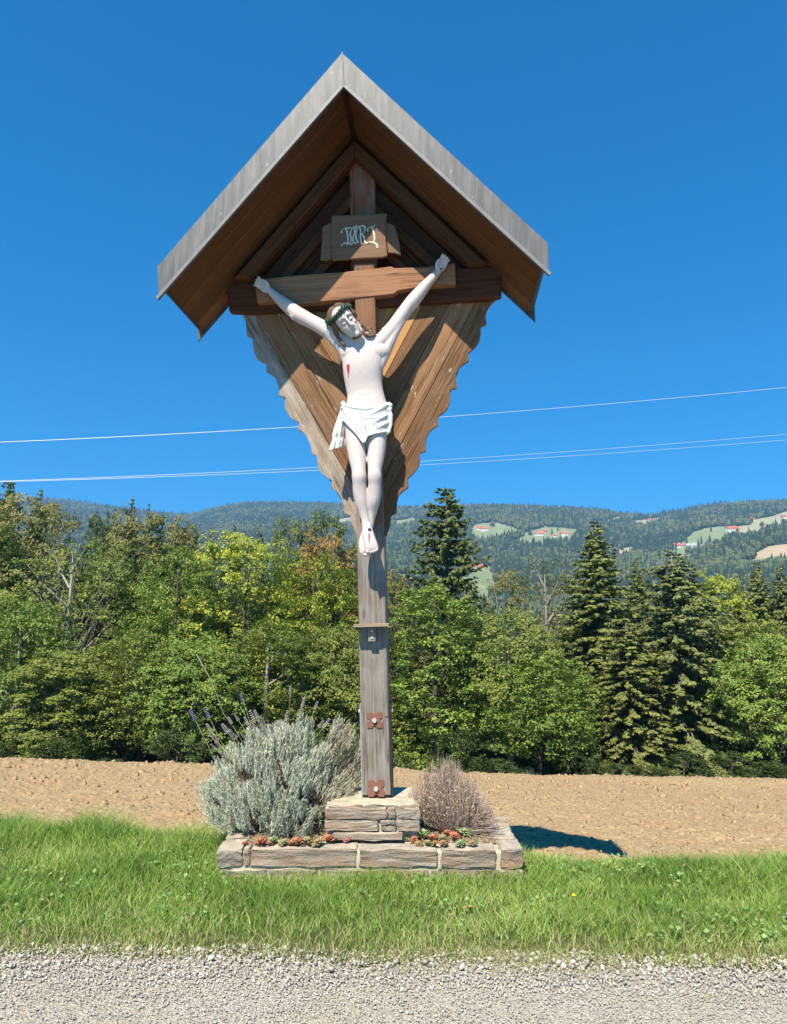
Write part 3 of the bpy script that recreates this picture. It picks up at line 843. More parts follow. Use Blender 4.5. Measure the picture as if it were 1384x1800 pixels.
# course 1: front top course  (photo columns)
for u0, u1, zz0, lab in ((382, 426, .105, 'dark grey corner slab'), (428, 438.5, .11, None), (441, 627, .105, 'long brown slab'), (632, 768, .105, 'brown slab with a chipped end'), (776, 871, .10, 'grey layered slab'), (880, 921, .10, None)):
    x0, x1 = fx(u0, 4.552, .16), fx(u1, 4.552, .16)
    yf = YFp + random.uniform(-.006, .006)
    o = rough_block('stone', (x0, yf, zz0), (x1, yf + (0.13 if u0 not in (382, 880) else 0.20), zt + random.uniform(-.004, .004)), M_SLATE, plinth, lab=lab)
# bottom course, partly in the grass
us = [384, 470, 560, 655, 742, 756, 868, 924]
for u0, u1 in zip(us[:-1], us[1:]):
    x0, x1 = fx(u0 + 1.5, 4.552, .05), fx(u1 - 3, 4.552, .05)
    rough_block('stone', (x0, YFp + random.uniform(-.008, .004), -0.03), (x1, YFp + 0.16, 0.088), M_SLATE, plinth)
# side walls running back
xR, xL = fx(921, 4.552, .16), fx(382, 4.552, .16)
y = YFp + 0.205
for ln in (0.135, 0.12, 0.13, 0.11):
    for (x0, x1) in ((xR - 0.155, xR), (xL, xL + 0.15)):
        j = random.uniform(-.012, .012)
        rough_block('stone', (x0 + j, y + 0.006, 0.08), (x1 + j * .5 - 0.0, y + ln - 0.006, zt - 0.004 + random.uniform(-.008, .006)), M_SLATE, plinth)
        rough_block('stone', (x0 + 0.01, y + 0.006 - .03, -0.04), (x1 + .004, y + ln - .036, 0.075), M_SLATE, plinth)
    y += ln
yB = y
# mortar core and soil beds
box('mortar', (xL + 0.012, YFp + 0.012, -0.05), (xR - 0.012, yB - 0.012, 0.188), M_MORTAR, plinth, bevel=0.01)
# step block
YS = 4.707 - _o.y
def row(us, z0, z1, yf, dep):
    for u0, u1, *r in us:
        a0, a1 = (r + [z0, z1])[:2] if r else (z0, z1)
        x0, x1 = fx(u0, yf + _o.y, z0), fx(u1, yf + _o.y, z0)
        rough_block('stone', (x0, yf + random.uniform(-.005, .005), a0), (x1, yf + dep, a1), M_SLATE, plinth)
row([(585, 708)], 0.214, 0.252, YS - 0.022, 0.1)
row([(571, 663.5), (670, 696.5, 0.258, 0.287), (668, 696, 0.292, 0.316), (700, 738.5)], 0.258, 0.318, YS, 0.14)
row([(571, 681), (683.5, 695.5), (698, 738.5)], 0.325, 0.390, YS + 0.010, 0.16)
sx_0, sx_1 = fx(573, 4.707, .3), fx(737, 4.707, .3)
box('mortar', (sx_0 + .006, YS + 0.032, 0.19), (sx_1 - .006, yB - 0.02, 0.384), M_MORTAR, plinth, bevel=0.008)
row([(578, 636), (640, 700), (703, 736)], 0.382, 0.402, YS + 0.03, 0.13)
box('mortar', (sx_0 + .03, YS + 0.05, 0.38), (sx_1 - .02, yB - 0.05, 0.405), M_MORTAR, plinth, bevel=0.01)
# ------------------------------------------------------------------ carved figure on the cross
def m_paint(name, col, rough=0.6, blot=0.12, grain=0.3):
    t = NT(name); o = t.n('TexCoord').outputs['Object']
    a = t.noise(o, 14, 5, 0.6); b = t.noise(o, 170, 3, 0.6); c = t.noise(o, 45, 4, 0.6)
    cc = t.mix(t.math('MULTIPLY', a, blot * 2), col, tuple(x * 0.72 for x in col))
    cc = t.mix(t.ramp(c, [(0.68, 0), (0.76, 0.5)]), cc, (col[0] * .6, col[1] * .52, col[2] * .45))
    ch = t.n('TexVoronoi', {'Vector': t.map(o, (1, 1, .55)), 'Scale': 42.0}, feature='SMOOTH_F1').outputs['Distance']
    hgt = t.math('ADD', t.math('MULTIPLY', b, 0.4), t.math('ADD', a, t.math('MULTIPLY', ch, 0.9)))
    wear = t.ramp(t.noise(o, 30, 6, 0.7), [(0.66, 0), (0.70, 0.55)])
    cc = t.mix(wear, cc, (col[0] * .45, col[1] * .40, col[2] * .34))
    return t.finish(cc, rough, hgt, grain, 0.004, spec=0.25)
M_SKIN = m_paint('pale_flesh_paint', (0.565, 0.475, 0.42))
M_CLOTH = m_paint('white_cloth_paint', (0.60, 0.585, 0.52), 0.5, 0.06)
M_HAIR = m_paint('worn_brown_hair_paint', (0.15, 0.095, 0.055), 0.6, 0.5, 0.3)
M_CROWN = m_paint('dark_green_paint', (0.028, 0.075, 0.045), 0.45, 0.3)
M_RED = m_paint('red_wound_paint', (0.50, 0.045, 0.04), 0.4, 0.3)
M_LINE = m_paint('grey_contour_paint', (0.22, 0.21, 0.13), 0.6, 0.2)
M_FACELINE = m_paint('brown_contour_paint', (0.30, 0.21, 0.17), 0.6, 0.2)

fig = empty('carved_figure', MS, 'white painted wooden figure with crown and loincloth, arms raised, hanging on the cross', 'statue')
px = S(1, 640, -0.14)     # metres per photo pixel up here
mb = MB()
def Q(u, v, y): return P(u, v, y)
# torso
rows = [(586, 641, 17, .050, -.165), (596, 641, 33, .060, -.158), (604, 641, 41, .068, -.152), (616, 641, 41.5, .077, -.15), (630, 639.5, 38.5, .083, -.15), (645, 638.5, 36, .083, -.15),
        (660, 638.5, 34, .078, -.147), (676, 640, 32.5, .070, -.142), (692, 642.5, 32, .067, -.138), (706, 644, 34.5, .072, -.136), (722, 644.5, 39.5, .078, -.135), (742, 644, 40, .078, -.135), (758, 644, 37, .07, -.135)]
mb.stube([Q(c, v, y) for v, c, w, d, y in rows], [(w * px, d) for v, c, w, d, y in rows], 28, side=(1, 0, 0), sq=2.3)
# chest, ribs and belly relief
for (u, v, r, y) in ((622, 619, (25, .05, 17), -.175), (661, 618, (25, .05, 17), -.175), (642, 694, (24, .03, 22), -.177), (640, 657, (24, .035, 12), -.186)):
    mb.ball(Q(u, v, y), (r[0] * px, r[1], r[2] * px), 16, 10)
for s in (-1, 1):   # collar bones
    mb.tube([Q(641 + s * 6, 607, -.212), Q(641 + s * 22, 602, -.205), Q(641 + s * 34, 601, -.185)], [0.008, 0.009, 0.006], 8)
def limb(pts, n=16):
    mb.stube([Q(u, v, y) for u, v, r, y in pts], [(r * px, r * px * 0.95) for u, v, r, y in pts], n)
# legs
limb([(626, 745, 18, -.135), (625.5, 765, 18, -.14), (626.5, 785, 17, -.15), (629, 808, 15, -.165), (631, 826, 12.5, -.18), (631.5, 838, 12.6, -.186), (632, 850, 11.8, -.175), (633.5, 866, 12.6, -.158), (636, 882, 11.5, -.15), (639.5, 900, 8.8, -.142), (643, 916, 7.4, -.14), (645, 928, 7.8, -.145)])
limb([(660, 745, 18, -.135), (662, 765, 18, -.14), (662, 785, 16.5, -.15), (660.5, 808, 14.3, -.165), (659, 826, 11.8, -.18), (659, 838, 12, -.186), (659, 850, 11.2, -.175), (658.5, 866, 12, -.158), (657, 882, 10.8, -.148), (655, 900, 7.8, -.128), (652.5, 914, 6.6, -.118), (650, 926, 7, -.115)])
for (u, v) in ((631, 834), (659, 834)): mb.ball(Q(u, v, -.202), (8.5 * px, .030, 11 * px), 12, 8)
# feet: upper one crosses over the lower one, pointing down
def foot(pts, toes, toey, n=14):
    mb.stube([Q(u, v, y) for u, v, w, d, y in pts], [(w * px, d) for u, v, w, d, y in pts], n, side=(1, 0, 0), sq=2.4)
    for (u, v, r, l) in toes:
        mb.tube([Q(u, v, toey), Q(u + l[0] * .6, v + l[1] * .6, toey - .006), Q(u + l[0], v + l[1], toey + .002)], [r * px, r * px * 1.05, r * px * .75], 8)
foot([(645, 922, 7.8, .030, -.148), (647, 936, 9.5, .034, -.165), (650, 948, 10.5, .030, -.182), (653, 960, 11.5, .024, -.192), (654.5, 967, 11.5, .018, -.194)],
     [(646.5, 965, 3.1, (-.3, 9)), (652, 967, 2.1, (0, 6.5)), (656, 966.5, 2.0, (.3, 6)), (659.6, 965.5, 1.9, (.8, 5.5)), (663, 963.5, 1.8, (1.2, 5))], -.198)
foot([(649, 924, 7.0, .028, -.118), (644, 940, 9, .03, -.13), (641, 954, 10, .026, -.142), (641.5, 966, 9.8, .02, -.150), (642.5, 971, 9.5, .016, -.152)],
     [(649, 970, 2.8, (1, 8)), (644.6, 971.5, 2.0, (.2, 7)), (641.2, 971.5, 1.9, (-.2, 6.5)), (638, 970.5, 1.8, (-.6, 6)), (635, 968.5, 1.7, (-.8, 5.5))], -.154)
# arms
limb([(618, 610, 15, -.155), (604, 600, 15.5, -.155), (590, 590, 15, -.155), (576, 581, 14.2, -.15), (560, 572, 13.2, -.147), (545, 564, 12.8, -.145), (532, 557, 13.6, -.143), (522, 551, 13.2, -.14), (512, 543, 12.6, -.135), (501, 534, 11.2, -.13), (489, 524, 9, -.122), (479, 515, 7.2, -.115), (471, 510, 7, -.112)])
limb([(662, 608, 16, -.155), (672, 600, 15.5, -.155), (684, 586, 14.8, -.155), (695, 572, 13.8, -.15), (705, 557, 13, -.147), (715, 543, 12.6, -.145), (725, 531, 13.4, -.143), (733, 521, 12.6, -.14), (742, 510, 11.2, -.135), (751, 499, 9.6, -.13), (760, 489, 8, -.12), (768, 480, 6.8, -.112), (773, 473, 6.6, -.11)])
# stretched chest muscle into the arm, elbow bone, biceps
mb.stube([Q(666, 652, -.165), Q(673, 634, -.165), Q(683, 608, -.168), Q(696, 582, -.165), (Q(709, 562, -.158))], [5 * px, 8 * px, 9.5 * px, 8 * px, 6 * px], 10)
mb.stube([Q(613, 652, -.165), Q(609, 634, -.165), Q(601, 613, -.168), Q(586, 597, -.165), (Q(567, 582, -.158))], [5 * px, 8 * px, 9.5 * px, 8 * px, 6 * px], 10)
mb.ball(Q(518, 554, -.15), (9.5 * px, .03, 9.5 * px)); mb.ball(Q(728, 534, -.15), (9.5 * px, .03, 9.5 * px))
mb.stube([Q(588, 582, -.155), Q(565, 569, -.172), Q(542, 560, -.15)], [.012, .026, .012], 10)
mb.stube([Q(682, 580, -.155), Q(699, 558, -.172), Q(715, 540, -.15)], [.012, .026, .012], 10)
# hands
def hand(wr, di, up, fingers, thumb, y0, scale=1.0):
    """wr wrist px, di palm direction px, up: across; fingers: list of (root offset along, across), polyline px offsets"""
    a = Vector(wr); d = Vector(di).normalized(); s = Vector((-d.y, d.x))
    def q(al, ac, y): p = a + d * al + s * ac; return Q(p.x, p.y, y)
    mb.tube([q(-1, 0, y0), q(4, 0, y0 - .003), q(9, .3, y0 - .006), q(15, .6, y0 - .010), q(19, .6, y0 - .012)], [(5.6 * px, .022), (6.6 * px, .020), (8.4 * px, .019), (9.2 * px, .017), (8.4 * px, .014)], 14, side=(d.y * 0 + -s.x * 0 + s.x, 0, -s.y), sq=2.5)
    # pads of the palm
    mb.ball(q(8, 5 * up, y0 - .018), (5 * px, .016, 5 * px)); mb.ball(q(9, -4.5 * up, y0 - .016), (4.2 * px, .014, 4.5 * px))
    for ac, ln, sp in fingers:
        r = 2.35 * px
        mb.tube([q(14, ac * .8, y0 - .010), q(19.5, ac, y0 - .014), q(19.5 + ln * .45, ac + sp * .45, y0 - .026), q(19.5 + ln * .8, ac + sp * .8, y0 - .046), q(19.5 + ln, ac + sp, y0 - .062)], [r * 1.1, r * 1.1, r, r * .92, r * .7], 8)
    t0, tl, ts = thumb
    mb.tube([q(6, 5.5 * up, y0 - .016), q(11, (8.5) * up, y0 - .026), q(16, (9.2 + ts) * up, y0 - .036), q(tl, (8.6 + ts) * up, y0 - .046)], [3.4 * px, 3.1 * px, 2.6 * px, 2.0 * px], 8)
hand((474, 512), (-17, -13), 1, [(6.2, 13, 2.2), (2.2, 12.5, .4), (-1.8, 11, -.8), (-5.6, 9, -2.0)], (0, 23, 0), -.110)
hand((770, 478), (12, -22), -1, [(-6.2, 12.5, -1.4), (-2.2, 13, -.2), (1.8, 11.5, .8), (5.6, 9.5, 1.6)], (0, 22, 0), -.108)
# neck
mb.stube([Q(641, 606, -.165), Q(636, 594, -.18), Q(629, 582, -.20), Q(622, 572, -.205)], [(.060, .058), (.047, .05), (.043, .048), (.043, .048)], 16)
# head, modelled in its own frame: x right, y back, z up
MH = Matrix.Translation(Q(609, 569, -.225)) @ Matrix.Rotation(R(-37), 4, 'Y') @ Matrix.Rotation(R(4), 4, 'Z') @ Matrix.Rotation(R(19), 4, 'X')
hb = MB()
def H(x, y, z): return Vector((x, y, z))
hb.ball(H(0, .028, .050), (.074, .092, .078), 24, 16)
prof = [(-.122, .016, .020, -.062), (-.115, .026, .030, -.060), (-.102, .034, .038, -.054), (-.085, .041, .046, -.048), (-.064, .048, .052, -.042), (-.042, .0535, .056, -.036), (-.020, .0575, .056, -.033), (0.0, .0595, .052, -.030), (.018, .061, .055, -.030), (.035, .063, .060, -.028), (.06, .064, .060, -.020), (.085, .058, .05, -.008)]
hb.stube([H(0, y, z) for z, w, d, y in prof], [(w, d) for z, w, d, y in prof], 26, side=(1, 0, 0), sq=2.25)
hb.tube([H(0, -.086, .034), H(0, -.098, .012), H(0, -.110, -.012), H(0, -.122, -.034), H(0, -.112, -.043)], [(.0085, .010), (.0075, .012), (.0085, .015), (.0115, .015), (.010, .008)], 12, side=(1, 0, 0))
for s in (-1, 1):
    hb.ball(H(s * .0115, -.100, -.038), (.0075, .012, .008), 10, 8)                      # nostril wings
    hb.tube([H(s * .006, -.088, .036), H(s * .022, -.090, .039), H(s * .040, -.080, .035), H(s * .053, -.060, .024)], [.007, .0085, .0085, .006], 8)   # brow
    hb.ball(H(s * .028, -.0785, .009), (.0165, .011, .0095), 14, 10)                      # closed eye
    hb.tube([H(s * .012, -.0855, .006), H(s * .028, -.0925, .000), H(s * .043, -.0795, .005)], [.0022, .0034, .0022], 8)   # lash line
    hb.ball(H(s * .038, -.068, -.022), (.017, .017, .014), 12, 8)                         # cheek bone
    hb.ball(H(s * .070, .005, .000), (.009, .016, .027), 10, 8)                           # ear
    hb.tube([H(s * .015, -.096, -.034), H(s * .026, -.086, -.055), H(s * .026, -.078, -.068)], [.004, .0045, .003], 6)
hb.tube([H(-.021, -.085, -.0645), H(-.008, -.094, -.0600), H(0, -.0945, -.0615), H(.008, -.094, -.0600), H(.021, -.085, -.0645)], [.003, .0052, .0055, .0052, .003], 8)
hb.tube([H(-.016, -.085, -.0745), H(0, -.0925, -.0765), H(.016, -.085, -.0745)], [.003, .0062, .003], 8)
hb.ball(H(0, -.087, -.098), (.020, .016, .018), 12, 8)
mb.add(([MH @ v for v in hb.V], hb.F))
body = fused('body', mb, 0.0041, M_SKIN, fig, 7)
bvh = BVHTree.FromPolygons([v.co for v in body.data.vertices], [tuple(p.vertices) for p in body.data.polygons])

# hair and short beard
hr = MB()
def hair_lock(pts, r0, r1, wav=0.006, n=3):
    for k in range(n):
        ph = random.random() * 6; o = Vector((random.uniform(-1, 1), random.uniform(-1, 1), random.uniform(-1, 1))) * r0 * 0.9
        dense = []
        for i in range(len(pts) - 1):
            for j in range(5): dense.append(pts[i].lerp(pts[i + 1], j / 5))
        dense.append(pts[-1])
        m = len(dense)
        dense = [p + o * (1 - .6 * i / m) + Vector((math.sin(i * 1.1 + ph), math.cos(i * 1.3 + ph), 0)) * wav for i, p in enumerate(dense)]
        hr.tube(dense, [r0 * .75 + (r1 - r0 * .75) * (i / (m - 1)) for i in range(m)], 7)
hcap = MB()
# cap of hair over the skull (behind the face)
for i in range(26):
    a = -1.75 + 3.5 * i / 25
    pts = []
    for j in range(8):
        b = j / 7.0
        ph = b * 1.75
        x = math.sin(a) * .080 * math.sin(ph + .12); z = .055 + .083 * math.cos(ph + .12) - (0.02 * b * b); y = .012 + .050 * math.sin(ph) * (math.cos(a) * 1.3 + .2) + .02
        if abs(a) > 1.2: y -= .018
        pts.append(MH @ H(x, y, z))
    hr.tube(pts, [.012, .014, .015, .015, .015, .014, .013, .011], 7)
hr.add(([MH @ v for v in (lambda b: (b.ball(H(0, .040, .052), (.083, .090, .083), 20, 12), b.V)[1])(MB())], MB().ball((0, 0, 0), 1, 20, 12).F))
# locks beside the face, falling to the shoulders
for s, ln in ((1, 1.0), (-1, .8)):
    side = [MH @ H(s * .060, -.028, .070), MH @ H(s * .076, -.022, .035), MH @ H(s * .078, -.008, -.005)]
    hair_lock(side, .014, .013, .003, 4)
hair_lock([Q(631, 565, -.215), Q(634, 576, -.21), Q(638, 584, -.22), Q(646, 590, -.225), Q(655, 589, -.215), Q(659, 584, -.205)], .015, .007, .004, 4)
hair_lock([Q(634, 570, -.20), Q(640, 577, -.20), Q(650, 578, -.205), Q(652, 585, -.215)], .014, .008, .005, 4)
hair_lock([Q(590, 583, -.22), Q(594, 592, -.225), Q(600, 600, -.228), Q(605, 606, -.232), Q(606, 608, -.232)], .011, .006, .004, 3)
for k in range(9):   # beard along the jaw
    a = -1.15 + 2.3 * k / 8
    p = H(.034 * math.sin(a) * 1.1, -.060 - .024 * math.cos(a), -.100 - .017 * math.cos(a))
    hr.ball(MH @ p, (.010, .009, .011), 8, 6)
hair = fused('hair', hr, 0.0042, M_HAIR, fig, 1)
# crown of thorns: three twisted strands with spikes
cr = MB()
cc = H(0, .012, .083)
def ring(t, ph, rr=.012):
    a = 2 * math.pi * t
    tw = 2 * math.pi * 7 * t + ph
    r = rr * math.cos(tw)
    return MH @ (cc + Vector(((.086 + r) * math.sin(a), -(.104 + r) * math.cos(a) + .012, rr * math.sin(tw) + .012 * math.sin(a * 2 + .5) - .010 * math.cos(a))))
for k in range(3):
    n = 110
    cr.tube([ring(i / n, k * 2.094) for i in range(n + 1)], [.0075 + .0030 * math.sin(i * 1.7 + k) * math.sin(i * .37 + 2 * k) for i in range(n + 1)], 6, caps=False)
for k in range(52):
    t = k / 52 + random.uniform(-.01, .01); a = 2 * math.pi * t
    p = ring(t, k * 2.1); dirv = (MH.to_3x3() @ Vector((math.sin(a) * random.uniform(.3, 1), -math.cos(a), random.uniform(-.9, .9)))).normalized()
    cr.tube([p, p + dirv * random.uniform(.018, .034)], [.0048, .0008], 5)
cr.build('thorn_crown', M_CROWN, fig)

# loincloth: shell wrapped round the hips with modelled folds
def interp(x, xs, ys): return float(np.interp(x, xs, ys))
NA, NV = 150, 34
V = []; Fq = []
for layer in (0, 1):
    for j in range(NV + 1):
        t = j / NV
        for i in range(NA):
            a = 2 * math.pi * i / NA            # 0 = front, + = photo right
            u = 644.5 + 41 * math.sin(a)
            front = math.cos(a) > -0.25
            vt = interp(u, [602, 612, 628, 645, 662, 676, 687], [708, 713, 719, 722, 720, 715, 709]) if front else 712
            vb = interp(u, [602, 607, 613, 622, 632, 641, 644, 648, 660, 676, 688], [737, 740, 746, 757, 769, 783, 785, 773, 769, 766, 760]) if front else 755
            v = vt + (vb - vt) * t
            w = interp(v, [705, 722, 742, 760, 785], [37.5, 42, 42.5, 41, 39]) * px
            dp = interp(v, [705, 722, 742, 760, 785], [.083, .089, .092, .092, .088])
            c, s = math.cos(a), math.sin(a)
            cs = math.copysign(abs(c) ** .87, c); ss = math.copysign(abs(s) ** .87, s)
            # folds: run from the hip knots towards the middle
            f = 0.0
            if front:
                for (uu, vv, du, dv, wd) in ((684, 716, -60, 38, 3.2), (686, 730, -46, 34, 2.6), (688, 744, -40, 26, 2.6), (604, 716, 44, 50, 3.0), (606, 728, 38, 48, 2.6)):
                    ll = math.hypot(du, dv); q = ((u - uu) * du + (v - vv) * dv) / ll; r = ((u - uu) * dv - (v - vv) * du) / ll
                    r += 0.06 * q
                    if 0 < q < ll: f += .0075 * math.exp(-(r / wd) ** 2) * math.sin(math.pi * min(1, q / ll * 1.3 + .1)) 
                f += .006 * math.exp(-((v - vt - 2.5) / 2.2) ** 2)
                f += .004 * math.exp(-((vb - v - 1.2) / 1.5) ** 2)
            rr = 1 + f / .09
            if layer: rr -= .10
            ctr = Q(644.5, v, -.135)
            yy = -.135 - dp * cs * rr
            p = Q(644.5, v, -.135)
            V.append(Vector((p.x + w * ss * rr, yy, p.z)))
nl = NA * (NV + 1)
for j in range(NV):
    for i in range(NA):
        i2 = (i + 1) % NA
        a_, b_, c_, d_ = j * NA + i, j * NA + i2, (j + 1) * NA + i2, (j + 1) * NA + i
        Fq.append((a_, b_, c_, d_)); Fq.append((nl + d_, nl + c_, nl + b_, nl + a_))
for i in range(NA):
    i2 = (i + 1) % NA
    Fq.append((i2, i, nl + i, nl + i2)); Fq.append((NV * NA + i, NV * NA + i2, nl + NV * NA + i2, nl + NV * NA + i))
loin = mesh_obj('loincloth', V, Fq, M_CLOTH, fig, True)
# hanging end at the photo's left, pleated
V = []; Fq = []
nu, nv = 36, 26
for layer in (0, 1):
    for j in range(nv + 1):
        t = j / nv
        ul = interp(t, [0, .15, .45, .68, .76, .86, 1], [601, 598, 589, 583.5, 584.5, 581, 578]); ur = interp(t, [0, .3, .7, 1], [611, 609.5, 608.5, 607])
        v0 = 709 + (793 - 709) * t
        for i in range(nu + 1):
            s = i / nu
            u = ul + (ur - ul) * s
            v = v0 - 8 * s * t ** 2
            pl_ = .012 * t * math.sin(s * 11 + .6) + .006 * math.sin(s * 23 + 2 * t) * t
            kick = .010 * math.exp(-((t - .73) / .05) ** 2)
            y = -.150 - .030 * math.sin(math.pi * min(1, s * 1.1)) - pl_ + kick + layer * .022
            V.append(Q(u, v, y))
m = (nu + 1) * (nv + 1)
for j in range(nv):
    for i in range(nu):
        a_ = j * (nu + 1) + i; b_ = a_ + 1; c_ = a_ + nu + 2; d_ = a_ + nu + 1
        Fq += [(a_, d_, c_, b_), (m + a_, m + b_, m + c_, m + d_)]
for j in range(nv):
    for i in (0, nu):
        a_ = j * (nu + 1) + i; d_ = a_ + nu + 1
        Fq.append((a_, m + a_, m + d_, d_) if i == 0 else (a_, d_, m + d_, m + a_))
for i in range(nu):
    for j in (0, nv):
        a_ = j * (nu + 1) + i
        Fq.append((a_, a_ + 1, m + a_ + 1, m + a_) if j == 0 else (a_ + 1, a_, m + a_, m + a_ + 1))
mesh_obj('hanging_cloth', V, Fq, M_CLOTH, loin, True)
# knots at both hips
kn = MB()
for (pts, r) in (([(603, 706), (606, 712), (604, 719), (600, 716)], .016), ([(600, 709), (608, 714), (614, 718)], .013), ([(676, 716), (682, 711), (686, 708)], .013), ([(681, 714), (688, 712), (687, 719), (681, 722)], .014),
                 ([(683, 716), (688, 730), (687.5, 746), (683, 760), (680, 764)], .012), ([(680, 718), (683, 732), (682, 748), (680, 760)], .012)):
    kn.tube([Q(u, v, -.165 - .012 * k % .02) for k, (u, v) in enumerate(pts)], [r * .7] + [r] * (len(pts) - 2) + [r * .7], 8)
fused('cloth_knots', kn, .004, M_CLOTH, loin, 1)['kind'] = 'stuff'
cb = BVHTree.FromPolygons([v.co for v in loin.data.vertices], [tuple(p.vertices) for p in loin.data.polygons])
hc = loin.children[0]
hbv = BVHTree.FromPolygons([v.co for v in hc.data.vertices], [tuple(p.vertices) for p in hc.data.polygons])
def drape(tree, pts, w, mat, name, parent, lift=.0006, taper=True):
    """a painted line laid on the carved surface"""
    dense = []
    for i in range(len(pts) - 1):
        for k in range(6):
            t = k / 6; dense.append((pts[i][0] + (pts[i + 1][0] - pts[i][0]) * t, pts[i][1] + (pts[i + 1][1] - pts[i][1]) * t))
    dense.append(pts[-1])
    out = []
    for u, v in dense:
        q = P(u, v, -.2)
        hit = tree.ray_cast(Vector((q.x, -1.0, q.z)), Vector((0, 1, 0)))
        if hit[0] is not None: out.append(hit[0] + hit[1] * lift)
    if len(out) < 3: return
    n = len(out)
    mbb = MB(); mbb.tube(out, [w * (max(.25, math.sin(math.pi * (i + .6) / (n + .2))) if taper else 1) for i in range(n)], 5)
    mbb.build(name, mat, parent)
for pts in ([(606, 712), (622, 719), (642, 723), (660, 721), (680, 714)], [(631, 731), (638, 735)], [(618, 738), (640, 738), (668, 737), (679, 738)], [(631, 739), (640, 748), (645, 758), (643, 775)],
            [(650, 732), (662, 741), (679, 749)], [(651, 742), (664, 753), (680, 764)], [(626, 746), (636, 757), (643, 770)], [(614, 742), (628, 760), (643, 777)], [(646, 740), (644, 752), (645, 768)], [(604, 716), (604, 733)], [(679, 716), (678, 745), (680, 763)]):
    drape(cb, pts, .0019, M_LINE, 'fold_line', loin)
for pts in ([(598, 727), (592, 748), (586, 770)], [(602, 722), (597, 750), (594, 778)], [(606, 728), (603, 755), (601, 781)], [(585, 770), (595, 775), (607, 780)], [(584, 773), (580, 790), (594, 786), (607, 785)]):
    drape(hbv, pts, .0018, M_LINE, 'fold_line', hc)
# wounds and painted face lines
def patch(tree, pts, mat, name, lift=.0012):
    """thin painted patch following the surface, from strip rows ((u0,u1,v))"""
    V = []; Fq = []
    for (u0, u1, v) in pts:
        for k in range(4):
            u = u0 + (u1 - u0) * k / 3; q = P(u, v, -.2)
            h = tree.ray_cast(Vector((q.x, -1, q.z)), Vector((0, 1, 0)))
            V.append((h[0] + h[1] * lift) if h[0] is not None else q)
    for j in range(len(pts) - 1):
        for k in range(3): Fq.append((j * 4 + k, (j + 1) * 4 + k, (j + 1) * 4 + k + 1, j * 4 + k + 1))
    mesh_obj(name, V, Fq, mat, fig, True)
patch(bvh, [(610, 615.5, 642), (610, 615.6, 645), (610.4, 615.6, 650), (611.2, 615, 654), (612.2, 614, 659), (612.8, 613.6, 665)], M_RED, 'side_wound')
patch(bvh, [(647.8, 651, 937), (647.8, 651, 941), (648.2, 650.8, 946), (648.8, 650.6, 951), (649.2, 650.2, 954)], M_RED, 'foot_wound')
nl_ = MB(); c = P(649.5, 931, -.2); h = bvh.ray_cast(Vector((c.x, -1, c.z)), Vector((0, 1, 0)))[0]; nl_.ball(h, (.012, .010, .012), 10, 8); nl_.build('nail', M_DARKMET, fig)
for (u, v) in ((466, 508), (776, 465)):
    c = P(u, v, -.2); hh = bvh.ray_cast(Vector((c.x, -1, c.z)), Vector((0, 1, 0)))[0]
    if hh is not None:
        nn = MB(); nn.ball(hh, (.008, .010, .008), 10, 8); nn.build('nail', M_DARKMET, fig)
def hface(x, z):
    o_ = MH @ H(x, -.4, z); d_ = (MH.to_3x3() @ Vector((0, 1, 0))).normalized()
    return bvh.ray_cast(o_, d_)
def fline(pts, w):
    out = []
    for i in range(len(pts) - 1):
        for k in range(4):
            t = k / 4; h = hface(pts[i][0] + (pts[i + 1][0] - pts[i][0]) * t, pts[i][1] + (pts[i + 1][1] - pts[i][1]) * t)
            if h[0] is not None: out.append(h[0] + h[1] * .0003)
    if len(out) > 2:
        m_ = MB(); m_.tube(out, w, 5); m_.build('painted_line', M_FACELINE, fig)
for s in (-1, 1):
    fline([(s * .013, .002), (s * .028, -.003), (s * .043, .002)], .0016)
    fline([(s * .010, .030), (s * .028, .036), (s * .048, .028)], .0014)
fline([(-.020, -.0685), (0, -.068), (.020, -.0685)], .0016)
